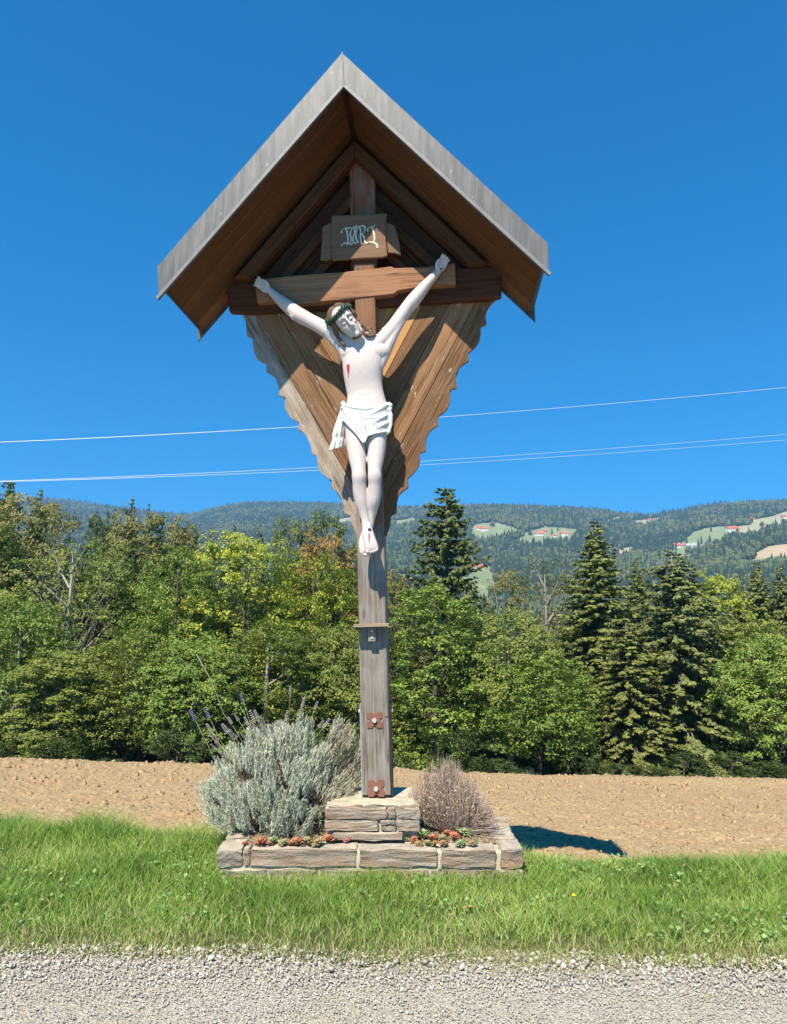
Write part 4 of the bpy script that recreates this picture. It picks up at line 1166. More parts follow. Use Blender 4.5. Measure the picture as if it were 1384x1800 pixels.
# ------------------------------------------------------------------ grass on the verge
def m_leafy(name, stops, rough=0.6, tr=0.25, trc=(0.3, 0.5, 0.08), spec=0.25, objvar=0.0, a='rnd'):
    t = NT(name); r = t.attr(a)
    if objvar:
        r = t.math('ADD', t.math('MULTIPLY', r, 1 - objvar), t.math('MULTIPLY', t.n('ObjectInfo').outputs['Random'], objvar))
    col = t.ramp(r, stops)
    return t.finish(col, rough, spec=spec, transl=(tr, t.mix(0.5, col, trc)))
M_GRASS = m_leafy('grass_blades', [(0.0, (0.11, 0.19, 0.035)), (0.35, (0.22, 0.345, 0.06)), (0.7, (0.36, 0.48, 0.11)), (0.9, (0.49, 0.54, 0.18)), (0.97, (0.44, 0.38, 0.19)), (1.0, (0.50, 0.40, 0.24))], 0.5, 0.35, (0.36, 0.56, 0.10))
def blades(xx, yy, h, w, tone, bend=0.5, seedv=1, z0=None):
    rg = np.random.default_rng(seedv); n = len(xx)
    zz = base_z(xx, yy) + 0.005 if z0 is None else z0
    th = rg.uniform(0, 2 * math.pi, n); dx, dy = np.cos(th), np.sin(th)
    ph = rg.uniform(0, 2 * math.pi, n); wx, wy = np.cos(ph), np.sin(ph)
    b = bend * h * rg.uniform(0.2, 1.3, n)
    base = np.stack([xx, yy, zz], 1); D = np.stack([dx, dy, 0 * dx], 1); W = np.stack([wx, wy, 0 * wx], 1) * (w / 2)[:, None]
    up = np.array([0, 0, 1.0])
    def pt(t): return base + up * (h * (t - 0.18 * bend * t * t))[:, None] + D * (b * t * t)[:, None]
    p1, p2, p3 = pt(0), pt(0.55), pt(1.0)
    V = np.stack([p1 - W * .8, p1 + W * .8, p2 - W, p2 + W, p3], 1).reshape(-1, 3)
    F = np.array([(0, 1, 3), (0, 3, 2), (2, 3, 4)])[None] + (np.arange(n) * 5)[:, None, None]
    return V, F.reshape(-1, 3), {'rnd': np.repeat(tone, 5)}
def in_plinth(x, y):
    lx, ly = x - _o.x, y - _o.y
    return (lx > xL + 0.03) & (lx < xR - 0.03) & (ly > YFp + 0.01) & (ly < yB - 0.01)
N = 175000
rg = np.random.default_rng(11)
xx = rg.uniform(-3.9, 3.9, N)
e0 = road_edge(xx); e1 = field_edge(xx) + 0.35
t = rg.uniform(0, 1, N) ** 1.05
yy = e0 - 0.07 + t * (e1 - e0)
dens = 0.75 + 0.8 * fbm(xx * 2.3, yy * 2.3, 3)
edge = np.clip((yy - e0 + 0.09) / 0.3, 0, 1)
keep = (~in_plinth(xx, yy)) & (rg.random(N) < dens * (0.18 + 0.82 * edge)) & (rg.random(N) < np.where(yy > e1 - 0.3, (e1 - yy) / 0.3, 1) + 0.05)
xx, yy, edge = xx[keep], yy[keep], edge[keep]; n = len(xx)
pat = fbm(xx * 1.5 + 4, yy * 2.5, 4)
h = (0.045 + 0.055 * rg.random(n) + 0.05 * np.clip(pat + .25, 0, 1)) * (0.45 + 0.55 * edge)
h *= 1 + 0.5 * np.clip((yy - (field_edge(xx) - 0.6)) / 0.6, 0, 1) * (0.5 + rg.random(n))
near = np.exp(-((yy - 4.47) / 0.10) ** 2) * (np.abs(xx + 0.1) < 1.1)
h *= 1 + 0.25 * near
h *= 1 - 0.55 * np.exp(-((xx - 1.25) / 0.55) ** 2) * (yy > field_edge(xx) - .45)
for (cx_t, cy_t, r_t, hh) in ((-2.05, 5.35, .22, 1.9), (-3.0, 5.3, .5, 1.5), (-1.35, 5.2, .15, 1.3), (2.4, 4.2, .4, 1.3)):
    h *= 1 + (hh - 1) * np.exp(-(((xx - cx_t) / r_t) ** 2 + ((yy - cy_t) / r_t) ** 2))
tone = np.clip(0.38 + 0.55 * fbm(xx * 0.9 + 9, yy * 1.7 + 3, 3) + 0.30 * rg.normal(size=n) * .6, 0, 0.93)
dry = rg.random(n) < (0.035 + 0.50 * (1 - edge) + 0.22 * np.clip(1 - (yy - road_edge(xx)) / .5, 0, 1))
tone = np.where(dry, rg.uniform(0.94, 1.0, n), tone)
V, F, A = blades(xx, yy, h, 0.0026 + 0.0024 * rg.random(n), tone, 0.75, 12)
link('grass', np_mesh('grass', V, F, A), M_GRASS, kind='stuff', label='thick green grass on the verge between the gravel and the field', cat='grass')
# sparse weeds along the field behind the verge and at the road edge
n = 1500
xx = rg.uniform(-4, 4, n); yy = field_edge(xx) + rg.exponential(0.35, n) + .1
V, F, A = blades(xx, yy, 0.05 + 0.08 * rg.random(n), 0.003 + 0.002 * rg.random(n), rg.uniform(0.1, 1, n), 0.8, 14)
link('field_edge_grass', np_mesh('field_edge_grass', V, F, A), M_GRASS, kind='stuff', label='scattered grass blades creeping into the ploughed soil', cat='grass')
# broad leaves of clover and weeds
def leaf_cards(c, nrm, tipd, ln, wd, tone, fold=0.0):
    n = len(c)
    nrm = nrm / np.linalg.norm(nrm, axis=1)[:, None]
    tipd = tipd - nrm * (tipd * nrm).sum(1)[:, None]; tipd /= (np.linalg.norm(tipd, axis=1)[:, None] + 1e-9)
    sd = np.cross(nrm, tipd)
    b = c - tipd * (ln / 2)[:, None]; t_ = c + tipd * (ln / 2)[:, None]
    l = c + sd * (wd / 2)[:, None] + nrm * (fold * wd)[:, None]; r = c - sd * (wd / 2)[:, None] + nrm * (fold * wd)[:, None]
    V = np.stack([b, l, t_, r], 1).reshape(-1, 3)
    F = np.array([(0, 1, 2), (0, 2, 3)])[None] + (np.arange(n) * 4)[:, None, None] if fold else np.array([(0, 1, 2, 3)])[None] + (np.arange(n) * 4)[:, None, None]
    F = F.reshape(-1, 3) if fold else F.reshape(-1, 4)
    return V, F, {'rnd': np.repeat(tone, 4)}
M_WEED = m_leafy('broad_weed_leaf', [(0, (0.10, 0.19, 0.05)), (0.6, (0.20, 0.32, 0.10)), (0.93, (0.30, 0.40, 0.14)), (1.0, (0.36, 0.15, 0.08))], 0.5, 0.25)
n = 5200
xx = rg.uniform(-3.5, 3.5, n); yy = road_edge(xx) + 0.1 + rg.random(n) * (field_edge(xx) - road_edge(xx))
ok = (fbm(xx * 2.2 + 31, yy * 2.2, 3) > 0.05) & ~in_plinth(xx, yy); xx, yy = xx[ok], yy[ok]; n = len(xx)
c = np.stack([xx, yy, base_z(xx, yy) + 0.03 + 0.07 * rg.random(n)], 1)
nr = np.stack([rg.normal(size=n) * .5, -0.4 + rg.normal(size=n) * .4, np.ones(n)], 1); td = rg.normal(size=(n, 3)) * np.array([1, 1, .2])
ln = rg.uniform(0.014, 0.034, n)
V, F, A = leaf_cards(c, nr, td, ln, ln * rg.uniform(.5, .9, n), rg.uniform(0, 1, n), 0.12)
link('verge_weeds', np_mesh('verge_weeds', V, F, A), M_WEED, kind='stuff', label='clover and small broad weeds among the verge grass', cat='weeds')
# dry straw lying at the gravel edge
n = 3600
xx = rg.uniform(-3.4, 3.4, n); k2 = rg.random(n) < .45
xx = np.where(k2, rg.normal(0.55, .3, n), xx)
yy = road_edge(xx) + 0.02 + 0.09 * rg.normal(size=n)
V, F, A = blades(xx, yy, 0.012 + 0.03 * rg.random(n), 0.002 + 0.002 * rg.random(n), rg.uniform(0.93, 1, n), 3.0, 16)
link('dry_straw', np_mesh('dry_straw', V, F, A), M_GRASS, kind='stuff', label='bleached straw lying where the grass meets the gravel', cat='straw')
# the yellow flower in the grass
M_YEL = m_plain('dandelion_yellow', (0.85, 0.55, 0.02), 0.6, var=0.1)
M_STALK = m_plain('flower_stalk_green', (0.18, 0.26, 0.08), 0.6)
fc = on_y(1009, 1580, 4.2); fc.z = max(fc.z, .07)
M_ = Matrix.Translation(Vector((fc.x, fc.y, 0)))
dn = empty('dandelion', M_, 'single yellow dandelion flower in the grass right of the plinth', 'flower')
mb = MB(); mb.tube([(0, 0, 0), (.004, 0, fc.z * .5), (0, 0, fc.z)], .0016, 6); mb.build('stalk', M_STALK, dn)
V = []; Fq = []
for k in range(46):
    a = k * 2.4; r = .018 * (0.35 + .65 * ((k * 7) % 46) / 46); el = 0.9 * (1 - r / .018)
    d_ = Vector((math.cos(a), math.sin(a) - .25, .35 + el)).normalized(); s_ = d_.cross(Vector((0, 0, 1))).normalized() * .0022
    b0 = Vector((0, 0, fc.z)); o = len(V); V += [b0 - s_ * .5, b0 + s_ * .5, b0 + d_ * r + s_, b0 + d_ * r * 1.08, b0 + d_ * r - s_]; Fq.append((o, o + 1, o + 2, o + 3, o + 4))
mesh_obj('flower_head', V, Fq, M_YEL, dn)

# ------------------------------------------------------------------ lavender bush on the left bed
M_LAV = m_leafy('lavender_leaf', [(0.0, (0.20, 0.24, 0.16)), (0.3, (0.38, 0.42, 0.30)), (0.6, (0.52, 0.55, 0.42)), (0.80, (0.62, 0.63, 0.48)), (0.86, (0.44, 0.40, 0.26)), (1.0, (0.38, 0.30, 0.21))], 0.75, 0.15, (0.4, 0.5, 0.3), 0.15)
M_LSTEM = m_leafy('woody_lavender_stem', [(0, (0.13, 0.095, 0.065)), (1, (0.30, 0.24, 0.18))], 0.85, 0.0)
bc = Vector((on_y(498, 1480, 5.06).x, 5.06, 0.20))
lav = empty('lavender_bush', Matrix.Translation(bc), 'large silvery green lavender bush with faded flower spikes beside the post', 'bush')
LSZ = 1.10
def ribbon_stems(starts, ends, w0, w1, bow, tone, seedv):
    """thin three-sided stems as 2-segment tubes; vectorised"""
    rg_ = np.random.default_rng(seedv); n = len(starts)
    mid = (starts + ends) / 2 + bow
    d = ends - starts; d /= np.linalg.norm(d, axis=1)[:, None]
    a = np.cross(d, rg_.normal(size=(n, 3))); a /= np.linalg.norm(a, axis=1)[:, None]; b = np.cross(d, a)
    rings = []
    for p, w in ((starts, w0), (mid, (w0 + w1) / 2), (ends, w1)):
        for k in range(3):
            an = 2 * math.pi * k / 3
            rings.append(p + (a * math.cos(an) + b * math.sin(an)) * (w[:, None] if hasattr(w, 'shape') else w))
    V = np.stack(rings, 1).reshape(-1, 3)
    f = []
    for i in (0, 3):
        for k in range(3):
            k2 = (k + 1) % 3; f.append((i + k, i + k2, i + 3 + k2, i + 3 + k))
    F = (np.array(f)[None] + (np.arange(n) * 9)[:, None, None]).reshape(-1, 4)
    return V, F, {'rnd': np.repeat(tone, 9)}
rg = np.random.default_rng(21)
clumps = []
# dome of clump centres (x, y, z, radius)
while len(clumps) < 150:
    th = rg.uniform(0, 2 * math.pi); el = math.asin(rg.uniform(-0.02, 1)); q = rg.uniform(.72, 1.0)
    x = 0.475 * math.cos(el) * math.cos(th) * q; y_ = .30 * math.cos(el) * math.sin(th) * q; z = .10 + .47 * math.sin(el) * q
    if y_ > .20 and z < .3: continue
    if x > 0.22 and z < 0.20 and y_ < 0: continue            # open woody foot beside the steps
    clumps.append((x, y_, z))
for x, y_, z in ((-.02, -.25, .13), (.04, -.25, .20), (-.20, -.24, .12), (-.32, -.2, .14), (-.41, -.14, .12), (-.45, -.08, .22), (-.12, -.27, .18), (.16, -.25, .06), (.18, -.23, .13), (-.28, -.25, .24), (-.06, -.27, .27), (.1, -.26, .30), (.40, -.05, .52), (.46, 0, .44), (.5, .02, .38), (.44, .0, .32), (.33, .02, .56)):
    clumps.append((x, y_, z))
LV, LF, LA, st, en, stn = [], [], [], [], [], []
off_ = 0
for (x, y_, z) in clumps:
    out = np.array([x / .5, y_ / .4, (z - .05) / .55]); out /= np.linalg.norm(out)
    drybase = 0.95 * max(0, min(1, (x - .18) / .25)) * (1 if z > .2 else .4) + (0.35 if rg.random() < .1 else 0)
    for k in range(17):
        tip = np.array([x, y_, z]) + rg.normal(size=3) * np.array([.026, .026, .020]) + out * 0.04
        d = out * .6 + np.array([0, 0, .75]) + rg.normal(size=3) * .12; d /= np.linalg.norm(d)
        L_ = rg.uniform(.08, .13)
        base = tip - d * L_
        st.append(base * np.array([.25, .25, .1]) * .6); en.append(tip); stn.append(rg.random())
        m = 26
        tt = np.linspace(.05, 1.02, m)
        c = base[None] + d[None] * (L_ * tt)[:, None]
        az = np.arange(m) * 2.2 + rg.random() * 6
        a = np.cross(d, [0.3, 0.7, 0.2]); a /= np.linalg.norm(a); b = np.cross(d, a)
        rad = a[None] * np.cos(az)[:, None] + b[None] * np.sin(az)[:, None]
        spread = np.where(tt > .85, .3, .62)[:, None]
        tipd = d[None] * .9 + rad * spread + rg.normal(size=(m, 3)) * .1
        tipd /= np.linalg.norm(tipd, axis=1)[:, None]
        ln = rg.uniform(.022, .040, m) * np.where(tt > .9, .7, 1)
        nr = rad * .9 - tipd * .2 + rg.normal(size=(m, 3)) * .3 + np.array([0, -.2, .4])
        tone = np.clip(.48 + .16 * rg.normal(size=m) + .1 * (tt - .5), 0, .8)
        isdry = rg.random(m) < drybase * (1.15 - tt * .6) + .05
        tone = np.where(isdry, rg.uniform(.84, 1, m), tone)
        V, F, A = leaf_cards(c + tipd * ln[:, None] * .5, nr, tipd, ln, rg.uniform(.0032, .0048, m), tone)
        LV.append(V); LF.append(F + off_); LA.append(A['rnd']); off_ += len(V)
link('foliage', np_mesh('foliage', np.concatenate(LV), np.concatenate(LF), {'rnd': np.concatenate(LA)}), M_LAV, lav, kind='stuff')
st, en = np.array(st), np.array(en)
V, F, A = ribbon_stems(st, en, np.full(len(st), .0022), np.full(len(st), .0011), rg.normal(size=st.shape) * .02, np.array(stn), 3)
link('woody_stems', np_mesh('woody_stems', V, F, A), M_LSTEM, lav, kind='stuff')
M_SPIKE = m_leafy('faded_lavender_flower', [(0, (0.20, 0.17, 0.175)), (0.4, (0.33, 0.285, 0.28)), (0.8, (0.50, 0.44, 0.42)), (1, (0.46, 0.40, 0.33))], 0.8, 0.1, (0.4, 0.35, 0.4), objvar=0.4)
M_SPIKE_P = m_leafy('purple_lavender_flower', [(0, (0.12, 0.09, 0.24)), (1, (0.34, 0.28, 0.50))], 0.7, 0.15, (0.3, 0.2, 0.6))
M_SSTEM = m_plain('lavender_flower_stem', (0.30, 0.32, 0.18), 0.7)
def flower_head(nw, r, seedv):
    rg_ = random.Random(seedv); V = []; Fq = []; A_t = []
    for w in range(nw):
        z = w / (nw - 1)
        rr = 1.5 * r * (1.0 - .35 * z) * rg_.uniform(.85, 1.15); n = 7; tn = rg_.random()
        for k in range(n):
            a = 2 * math.pi * k / n + w; c, s = math.cos(a), math.sin(a); o = len(V)
            zz = z * .055 + rg_.uniform(-.0006, .0006)
            V += [(c * rr * .25, s * rr * .25, zz - .0015), (c * rr - s * .0022, s * rr + c * .0022, zz + .001), (c * rr * 1.1, s * rr * 1.1, zz + .0035), (c * rr + s * .0022, s * rr - c * .0022, zz + .001), (c * rr * .3, s * rr * .3, zz + .0042)]
            Fq += [(o, o + 1, o + 3), (o + 1, o + 2, o + 3), (o + 1, o + 4, o + 2), (o + 3, o + 2, o + 4), (o, o + 4, o + 1), (o, o + 3, o + 4)]
            A_t += [tn * .6 + .4 * rg_.random()] * 5
    return np_mesh('flower_head', np.array(V), np.array(Fq), {'rnd': np.array(A_t)})
heads = [flower_head(9, .0085, 1), flower_head(8, .0075, 2), flower_head(6, .007, 3)]
for m_ in heads: m_.materials.append(M_SPIKE)
headp = flower_head(7, .008, 5); headp.materials.append(M_SPIKE_P)
spikes = [(424, 1222, 1), (336, 1250, 1), (361, 1247, 1), (402, 1262, 0), (413, 1256, 0), (441, 1252, 0), (448, 1250, 0), (455, 1268, 0), (436, 1272, 0), (466, 1283, 0), (476, 1276, 0), (492, 1272, 0), (511, 1208, 0), (536, 1227, 0), (530, 1243, 0),
          (558, 1235, 0), (505, 1252, 0), (516, 1276, 0), (548, 1262, 0), (568, 1268, 0), (578, 1266, 0), (595, 1275, 0), (602, 1285, 0), (620, 1297, 0), (371, 1290, 0), (380, 1306, 0), (386, 1322, 0), (364, 1274, 0), (405, 1285, 0), (425, 1290, 0), (447, 1282, 0), (460, 1262, 0), (373, 1310, 0), (470, 1298, 0), (497, 1285, 0), (540, 1280, 0), (392, 1275, 0), (431, 1262, 0), (443, 1268, 0)]
for i, (u, v, pur) in enumerate(spikes):
    yd = 5.02 + random.uniform(-.14, .16)
    tip = on_y(u, v, yd) - bc; tip.z /= LSZ
    root = Vector((tip.x * .55 + random.uniform(-.02, .02), tip.y * .6, .44 * (1 - (tip.x / .62) ** 2)))
    if tip.z - root.z < .08: root.z = tip.z - .12
    d = (tip - root); mid = root + d * .55 + Vector((d.x * -.12, 0, .02))
    dn_ = (tip - mid).normalized()
    sm = MB(); sm.tube([root, mid, tip - dn_ * .02], [.0014, .0012, .0010], 4)
    so = sm.build('flower_spike', M_SSTEM, lav)
    me = headp if pur else heads[i % 3]
    ho = bpy.data.objects.new('flower_head', me); C.objects.link(ho); ho.parent = so
    s_ = random.uniform(.8, 1.25) * (1 if v > 1230 else .9)
    ho.matrix_local = Matrix.Translation(tip - dn_ * .05 * s_) @ dn_.to_track_quat('Z', 'Y').to_matrix().to_4x4() @ Matrix.Diagonal((s_, s_, s_, 1))
sm = MB(); a_, b_, c_ = on_y(392, 1272, 4.9) - bc, on_y(372, 1222, 4.9) - bc, on_y(345, 1178, 4.9) - bc
sm.tube([Vector((-.2, -.05, .4)), a_, b_, c_], [.0022, .002, .0018, .0022], 5); sm.build('long_stalk', M_SSTEM, lav)

lav.scale = (1, 1, LSZ)
# ------------------------------------------------------------------ withered bush on the right bed
M_DRY = m_leafy('withered_twig', [(0, (0.23, 0.15, 0.10)), (0.45, (0.43, 0.31, 0.225)), (0.8, (0.58, 0.45, 0.35)), (1, (0.50, 0.43, 0.38))], 0.9, 0.0)
dc = Vector((on_y(800, 1470, 4.93).x, 4.93, 0.20))
dryb = empty('withered_bush', Matrix.Translation(dc), 'dead brown bush of dry bare twigs at the right of the steps', 'bush')
n = 1500; rg = np.random.default_rng(31)
th = rg.uniform(0, 2 * math.pi, n); r0 = rg.random(n) ** .5
lean = rg.random(n) ** .7
top = np.stack([.255 * lean * np.cos(th) - .02, .19 * lean * np.sin(th), (.33 + .20 * rg.random(n) + .05 * np.sin(th * 5)) * (1 - .42 * lean ** 2) * (1 - .42 * np.clip(np.cos(th), 0, 1) * lean)], 1)
tall = rg.random(n) < .03; top[tall, 2] *= 1.15; top[tall, 0] = top[tall, 0] * .5 - .05
bas = np.stack([.08 * r0 * np.cos(th), .07 * r0 * np.sin(th), np.zeros(n)], 1)
V, F, A = ribbon_stems(bas, top, np.full(n, .0016), np.full(n, .0008), np.stack([.03 * np.cos(th), .02 * np.sin(th), np.zeros(n) - .01], 1) + rg.normal(size=(n, 3)) * .012, rg.random(n), 5)
o1 = link('twigs', np_mesh('twigs', V, F, A), M_DRY, dryb, kind='stuff')
# withered leaves along the twigs
m = 16000
i = rg.integers(0, n, m); t = rg.uniform(.15, 1.0, m)
c = bas[i] * (1 - t)[:, None] + top[i] * t[:, None] + np.stack([.03 * np.cos(th[i]), .02 * np.sin(th[i]), 0 * t], 1) * (4 * t * (1 - t))[:, None] + rg.normal(size=(m, 3)) * .007
dd = top[i] - bas[i]; dd /= np.linalg.norm(dd, axis=1)[:, None]
ln = rg.uniform(.008, .020, m)
V, F, A = leaf_cards(c, rg.normal(size=(m, 3)), dd + rg.normal(size=(m, 3)) * .5, ln, ln * .18 + .001, rg.random(m))
link('withered_leaves', np_mesh('withered_leaves', V, F, A), M_DRY, dryb, kind='stuff')
# twigs flopping to the right
n2 = 160; t0 = np.stack([rg.uniform(.02, .1, n2), rg.uniform(-.12, .05, n2), rg.uniform(.02, .12, n2)], 1)
t1 = t0 + np.stack([rg.uniform(.08, .24, n2), rg.uniform(-.08, .06, n2), rg.uniform(-.06, .07, n2)], 1)
V, F, A = ribbon_stems(t0, t1, np.full(n2, .0014), np.full(n2, .0008), rg.normal(size=(n2, 3)) * .02, rg.random(n2), 7)
link('fallen_twigs', np_mesh('fallen_twigs', V, F, A), M_DRY, dryb, kind='stuff')

dryb.scale = (1.12, 1.0, 0.84)
# ------------------------------------------------------------------ houseleeks
def m_leek():
    t = NT('houseleek_leaf'); r = t.attr('rnd'); rn = t.n('ObjectInfo').outputs['Color']
    red = t.n('SeparateColor', {0: rn}).outputs[0]
    g = t.mix(r, (0.15, 0.22, 0.08), (0.30, 0.38, 0.16)); rd = t.mix(r, (0.36, 0.12, 0.07), (0.48, 0.19, 0.11))
    col = t.mix(t.n('MapRange', {0: t.math('SUBTRACT', t.math('MULTIPLY', red, 2.0), t.math('SUBTRACT', 1.0, r)), 1: 0.1, 2: 0.9}).outputs[0], g, rd)
    return t.finish(col, 0.55, spec=0.3, transl=(0.08, col))
M_LEEK = m_leek()
def rosette(seedv, n=42):
    rg_ = random.Random(seedv); V = []; Fq = []; A_ = []
    for k in range(n):
        f = (k + .5) / n; a = k * 2.39996; r = f ** .55; tilt = (1 - f) * 1.0 + .42
        ln = .34 + .36 * f; w = .34 * (.55 + .45 * f)
        d_ = Vector((math.cos(a) * math.cos(tilt), math.sin(a) * math.cos(tilt), math.sin(tilt))); s_ = Vector((-math.sin(a), math.cos(a), 0)); u_ = d_.cross(s_) * -1
        b0 = Vector((math.cos(a), math.sin(a), 0)) * .12 * r + Vector((0, 0, .25 * (1 - f) + rg_.uniform(-.03, .03)))
        o = len(V)
        V += [b0 - s_ * w * .25, b0 + s_ * w * .25, b0 + d_ * ln * .6 + s_ * w * .5 + u_ * .05, b0 + d_ * ln * .6 - s_ * w * .5 + u_ * .05, b0 + d_ * ln * 1.05 + u_ * .06, b0 + d_ * ln * .6 + u_ * -.10, b0 + d_ * ln * .6 + u_ * .0]
        Fq += [(o, o + 1, o + 6), (o + 1, o + 2, o + 6), (o, o + 6, o + 3), (o + 6, o + 2, o + 4), (o + 3, o + 6, o + 4), (o + 2, o + 5, o + 4), (o + 5, o + 3, o + 4), (o, o + 5, o + 1), (o + 1, o + 5, o + 2), (o, o + 3, o + 5)]
        A_ += [.1 + .2 * f] * 2 + [.5, .5, 1.0, .3, .3 + .2 * f]
    me = np_mesh('houseleek', np.array(V), np.array(Fq), {'rnd': np.array(A_)}, smooth=False); me.materials.append(M_LEEK)
    return me
leeks = [rosette(1), rosette(2, 34), rosette(3, 50)]
LK = [(427, 1487, 6, .9, 'tiny red houseleek alone at the left end of the bed under the lavender'), (459, 1482, 12, .85, 'open red houseleek rosette, first large one from the left under the lavender'),
      (480, 1478, 11, .15, 'green houseleek rosette right beside the leftmost large red one'), (501, 1480, 9.5, .3, 'green houseleek rosette in the middle of the left clump'),
      (507, 1490, 7, .8, 'small reddish houseleek in front of the middle of the left clump'), (521.5, 1482, 12, .6, 'red rimmed houseleek with a green heart under the lavender'),
      (528, 1493, 5, .5, 'very small houseleek at the front edge of the left clump'), (540, 1479, 12, .35, 'large green houseleek with pinkish leaf tips under the lavender'),
      (550, 1493, 6, .5, 'small brownish houseleek at the front edge right of the left clump'), (561, 1481, 11, .4, 'green and red houseleek second from the right under the lavender'),
      (578, 1475, 12, .95, 'bright red houseleek at the foot of the steps'), (587, 1469, 9, .95, 'red houseleek tucked behind the bright red one by the steps'), (611, 1476, 6, .8, 'little reddish houseleek alone on the step below the post'), (469, 1489, 7, .85, 'small red houseleek in front of the leftmost large rosette'),
      (716, 1467, 10, .15, 'green houseleek at the left end of the right clump'), (743, 1468, 14.5, .1, 'largest green houseleek, in the right clump by the steps'), (729, 1474, 8, .95, 'red houseleek between the two green ones left in the right clump'),
      (737, 1487, 7, .45, 'small houseleek at the front left of the right clump'), (753, 1486, 8, .35, 'small greenish houseleek in front of the largest one'), (766, 1486, 7, .5, 'small brownish houseleek in the front row middle of the right clump'),
      (761, 1472, 9, .98, 'red houseleek right of the largest green one'), (779, 1473, 9, .3, 'green houseleek ringed by red ones below the withered bush'), (781, 1486, 8, .5, 'small round houseleek in the front row below the withered bush'),
      (799, 1470, 11, .98, 'bright red houseleek under the middle of the withered bush'), (817, 1462, 12, .2, 'pale green houseleek at the rear right of the right clump'), (811, 1481, 9, .15, 'green houseleek in front of the bright red ones on the right'),
      (832, 1482, 8, .4, 'rightmost houseleek beside the end stone'), (788, 1463, 8, .95, 'red houseleek at the back against the withered twigs'), (709, 1459, 6, .3, 'small green houseleek against the steps')]
for i, (u, v, r, red, lab) in enumerate(LK):
    p = on_z(u, v + r * .25, 0.215); p.y = max(p.y, 4.615)
    s_ = r / 1300 * p.y * 1.7
    o = bpy.data.objects.new('houseleek', leeks[i % 3]); C.objects.link(o)
    tag(o, lab, 'succulent', 'houseleeks in the stone beds')
    o.location = (p.x, p.y, 0.206); o.scale = (s_, s_, s_ * 1.1); o.rotation_euler = (R(random.uniform(8, 28)), R(random.uniform(-15, 15)), random.uniform(0, 6))
    o.color = (red, red, red, 1)
# leaf litter and earth in the beds
M_BED = m_plain('dry_bed_earth', (0.26, 0.19, 0.12), 0.95, var=0.4, scale=60)
n = 2600; rg = np.random.default_rng(44)
xx = np.where(rg.random(n) < .5, rg.uniform(-1.25, -.34, n), rg.uniform(.17, .62, n)); yy = rg.uniform(4.68, 5.15, n); sz = rg.uniform(.003, .010, n)
xx = np.where(xx < -.3, np.clip(xx, xL + _o.x + .14, -.36), xx)
V, F, A = chips(n, np.stack([xx, yy, .199 + sz * .3], 1), sz, .6, 8, 9)
link('bed_crumbs', np_mesh('bed_crumbs', V, F, A), M_BED, kind='stuff', label='dry crumbs of earth and litter in the planting beds', cat='soil')
# ------------------------------------------------------------------ the wood beyond the field
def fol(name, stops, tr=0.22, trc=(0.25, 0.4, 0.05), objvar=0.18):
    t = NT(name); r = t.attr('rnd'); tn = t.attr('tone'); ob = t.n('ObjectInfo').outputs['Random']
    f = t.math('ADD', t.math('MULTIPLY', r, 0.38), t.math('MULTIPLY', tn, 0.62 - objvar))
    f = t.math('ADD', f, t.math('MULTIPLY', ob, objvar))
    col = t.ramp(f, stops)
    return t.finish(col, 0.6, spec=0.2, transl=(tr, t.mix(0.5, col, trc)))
F_ASH = fol('yellow_green_leaves', [(0.0, (0.096, 0.144, 0.023)), (0.35, (0.211, 0.261, 0.036)), (0.65, (0.376, 0.396, 0.046)), (1.0, (0.629, 0.557, 0.064))])
F_GREEN = fol('fresh_green_leaves', [(0.0, (0.073, 0.124, 0.028)), (0.4, (0.157, 0.236, 0.044)), (0.75, (0.274, 0.342, 0.064)), (1.0, (0.448, 0.472, 0.088))])
F_MID = fol('mid_green_leaves', [(0.0, (0.069, 0.105, 0.023)), (0.4, (0.149, 0.194, 0.041)), (0.75, (0.253, 0.277, 0.058)), (1.0, (0.385, 0.371, 0.076))])
F_OLIVE = fol('olive_leaves', [(0.0, (0.086, 0.089, 0.025)), (0.4, (0.173, 0.164, 0.048)), (0.75, (0.281, 0.242, 0.076)), (1.0, (0.423, 0.314, 0.099))])
F_RUST = fol('autumn_brown_leaves', [(0.0, (0.110, 0.071, 0.023)), (0.4, (0.235, 0.150, 0.046)), (0.75, (0.344, 0.200, 0.058)), (1.0, (0.423, 0.285, 0.069))])
F_SPR = fol('spruce_needles', [(0.0, (0.055, 0.076, 0.022)), (0.4, (0.108, 0.132, 0.034)), (0.75, (0.186, 0.200, 0.048)), (1.0, (0.350, 0.285, 0.067))], 0.1)
F_SPRL = fol('light_spruce_needles', [(0.0, (0.067, 0.084, 0.026)), (0.4, (0.133, 0.152, 0.046)), (0.75, (0.209, 0.217, 0.067)), (1.0, (0.357, 0.288, 0.095))], 0.1)
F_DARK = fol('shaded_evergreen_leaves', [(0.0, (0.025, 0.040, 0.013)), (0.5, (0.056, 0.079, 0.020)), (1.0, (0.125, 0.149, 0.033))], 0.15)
def bark(name, a, b):
    t = NT(name); g = t.n('TexCoord').outputs['Object']
    n_ = t.noise(t.map(g, (3, 3, .6)), 3.0, 4)
    return t.finish(t.ramp(n_, [(0.35, a), (0.65, b)]), 0.9, n_, 0.6, 0.03, spec=0.1)
B_DARK = bark('dark_bark', (0.05, 0.04, 0.03), (0.13, 0.11, 0.085)); B_PALE = bark('pale_bark', (0.19, 0.17, 0.14), (0.36, 0.33, 0.28)); B_SPR = bark('spruce_bark', (0.14, 0.10, 0.075), (0.30, 0.24, 0.18))

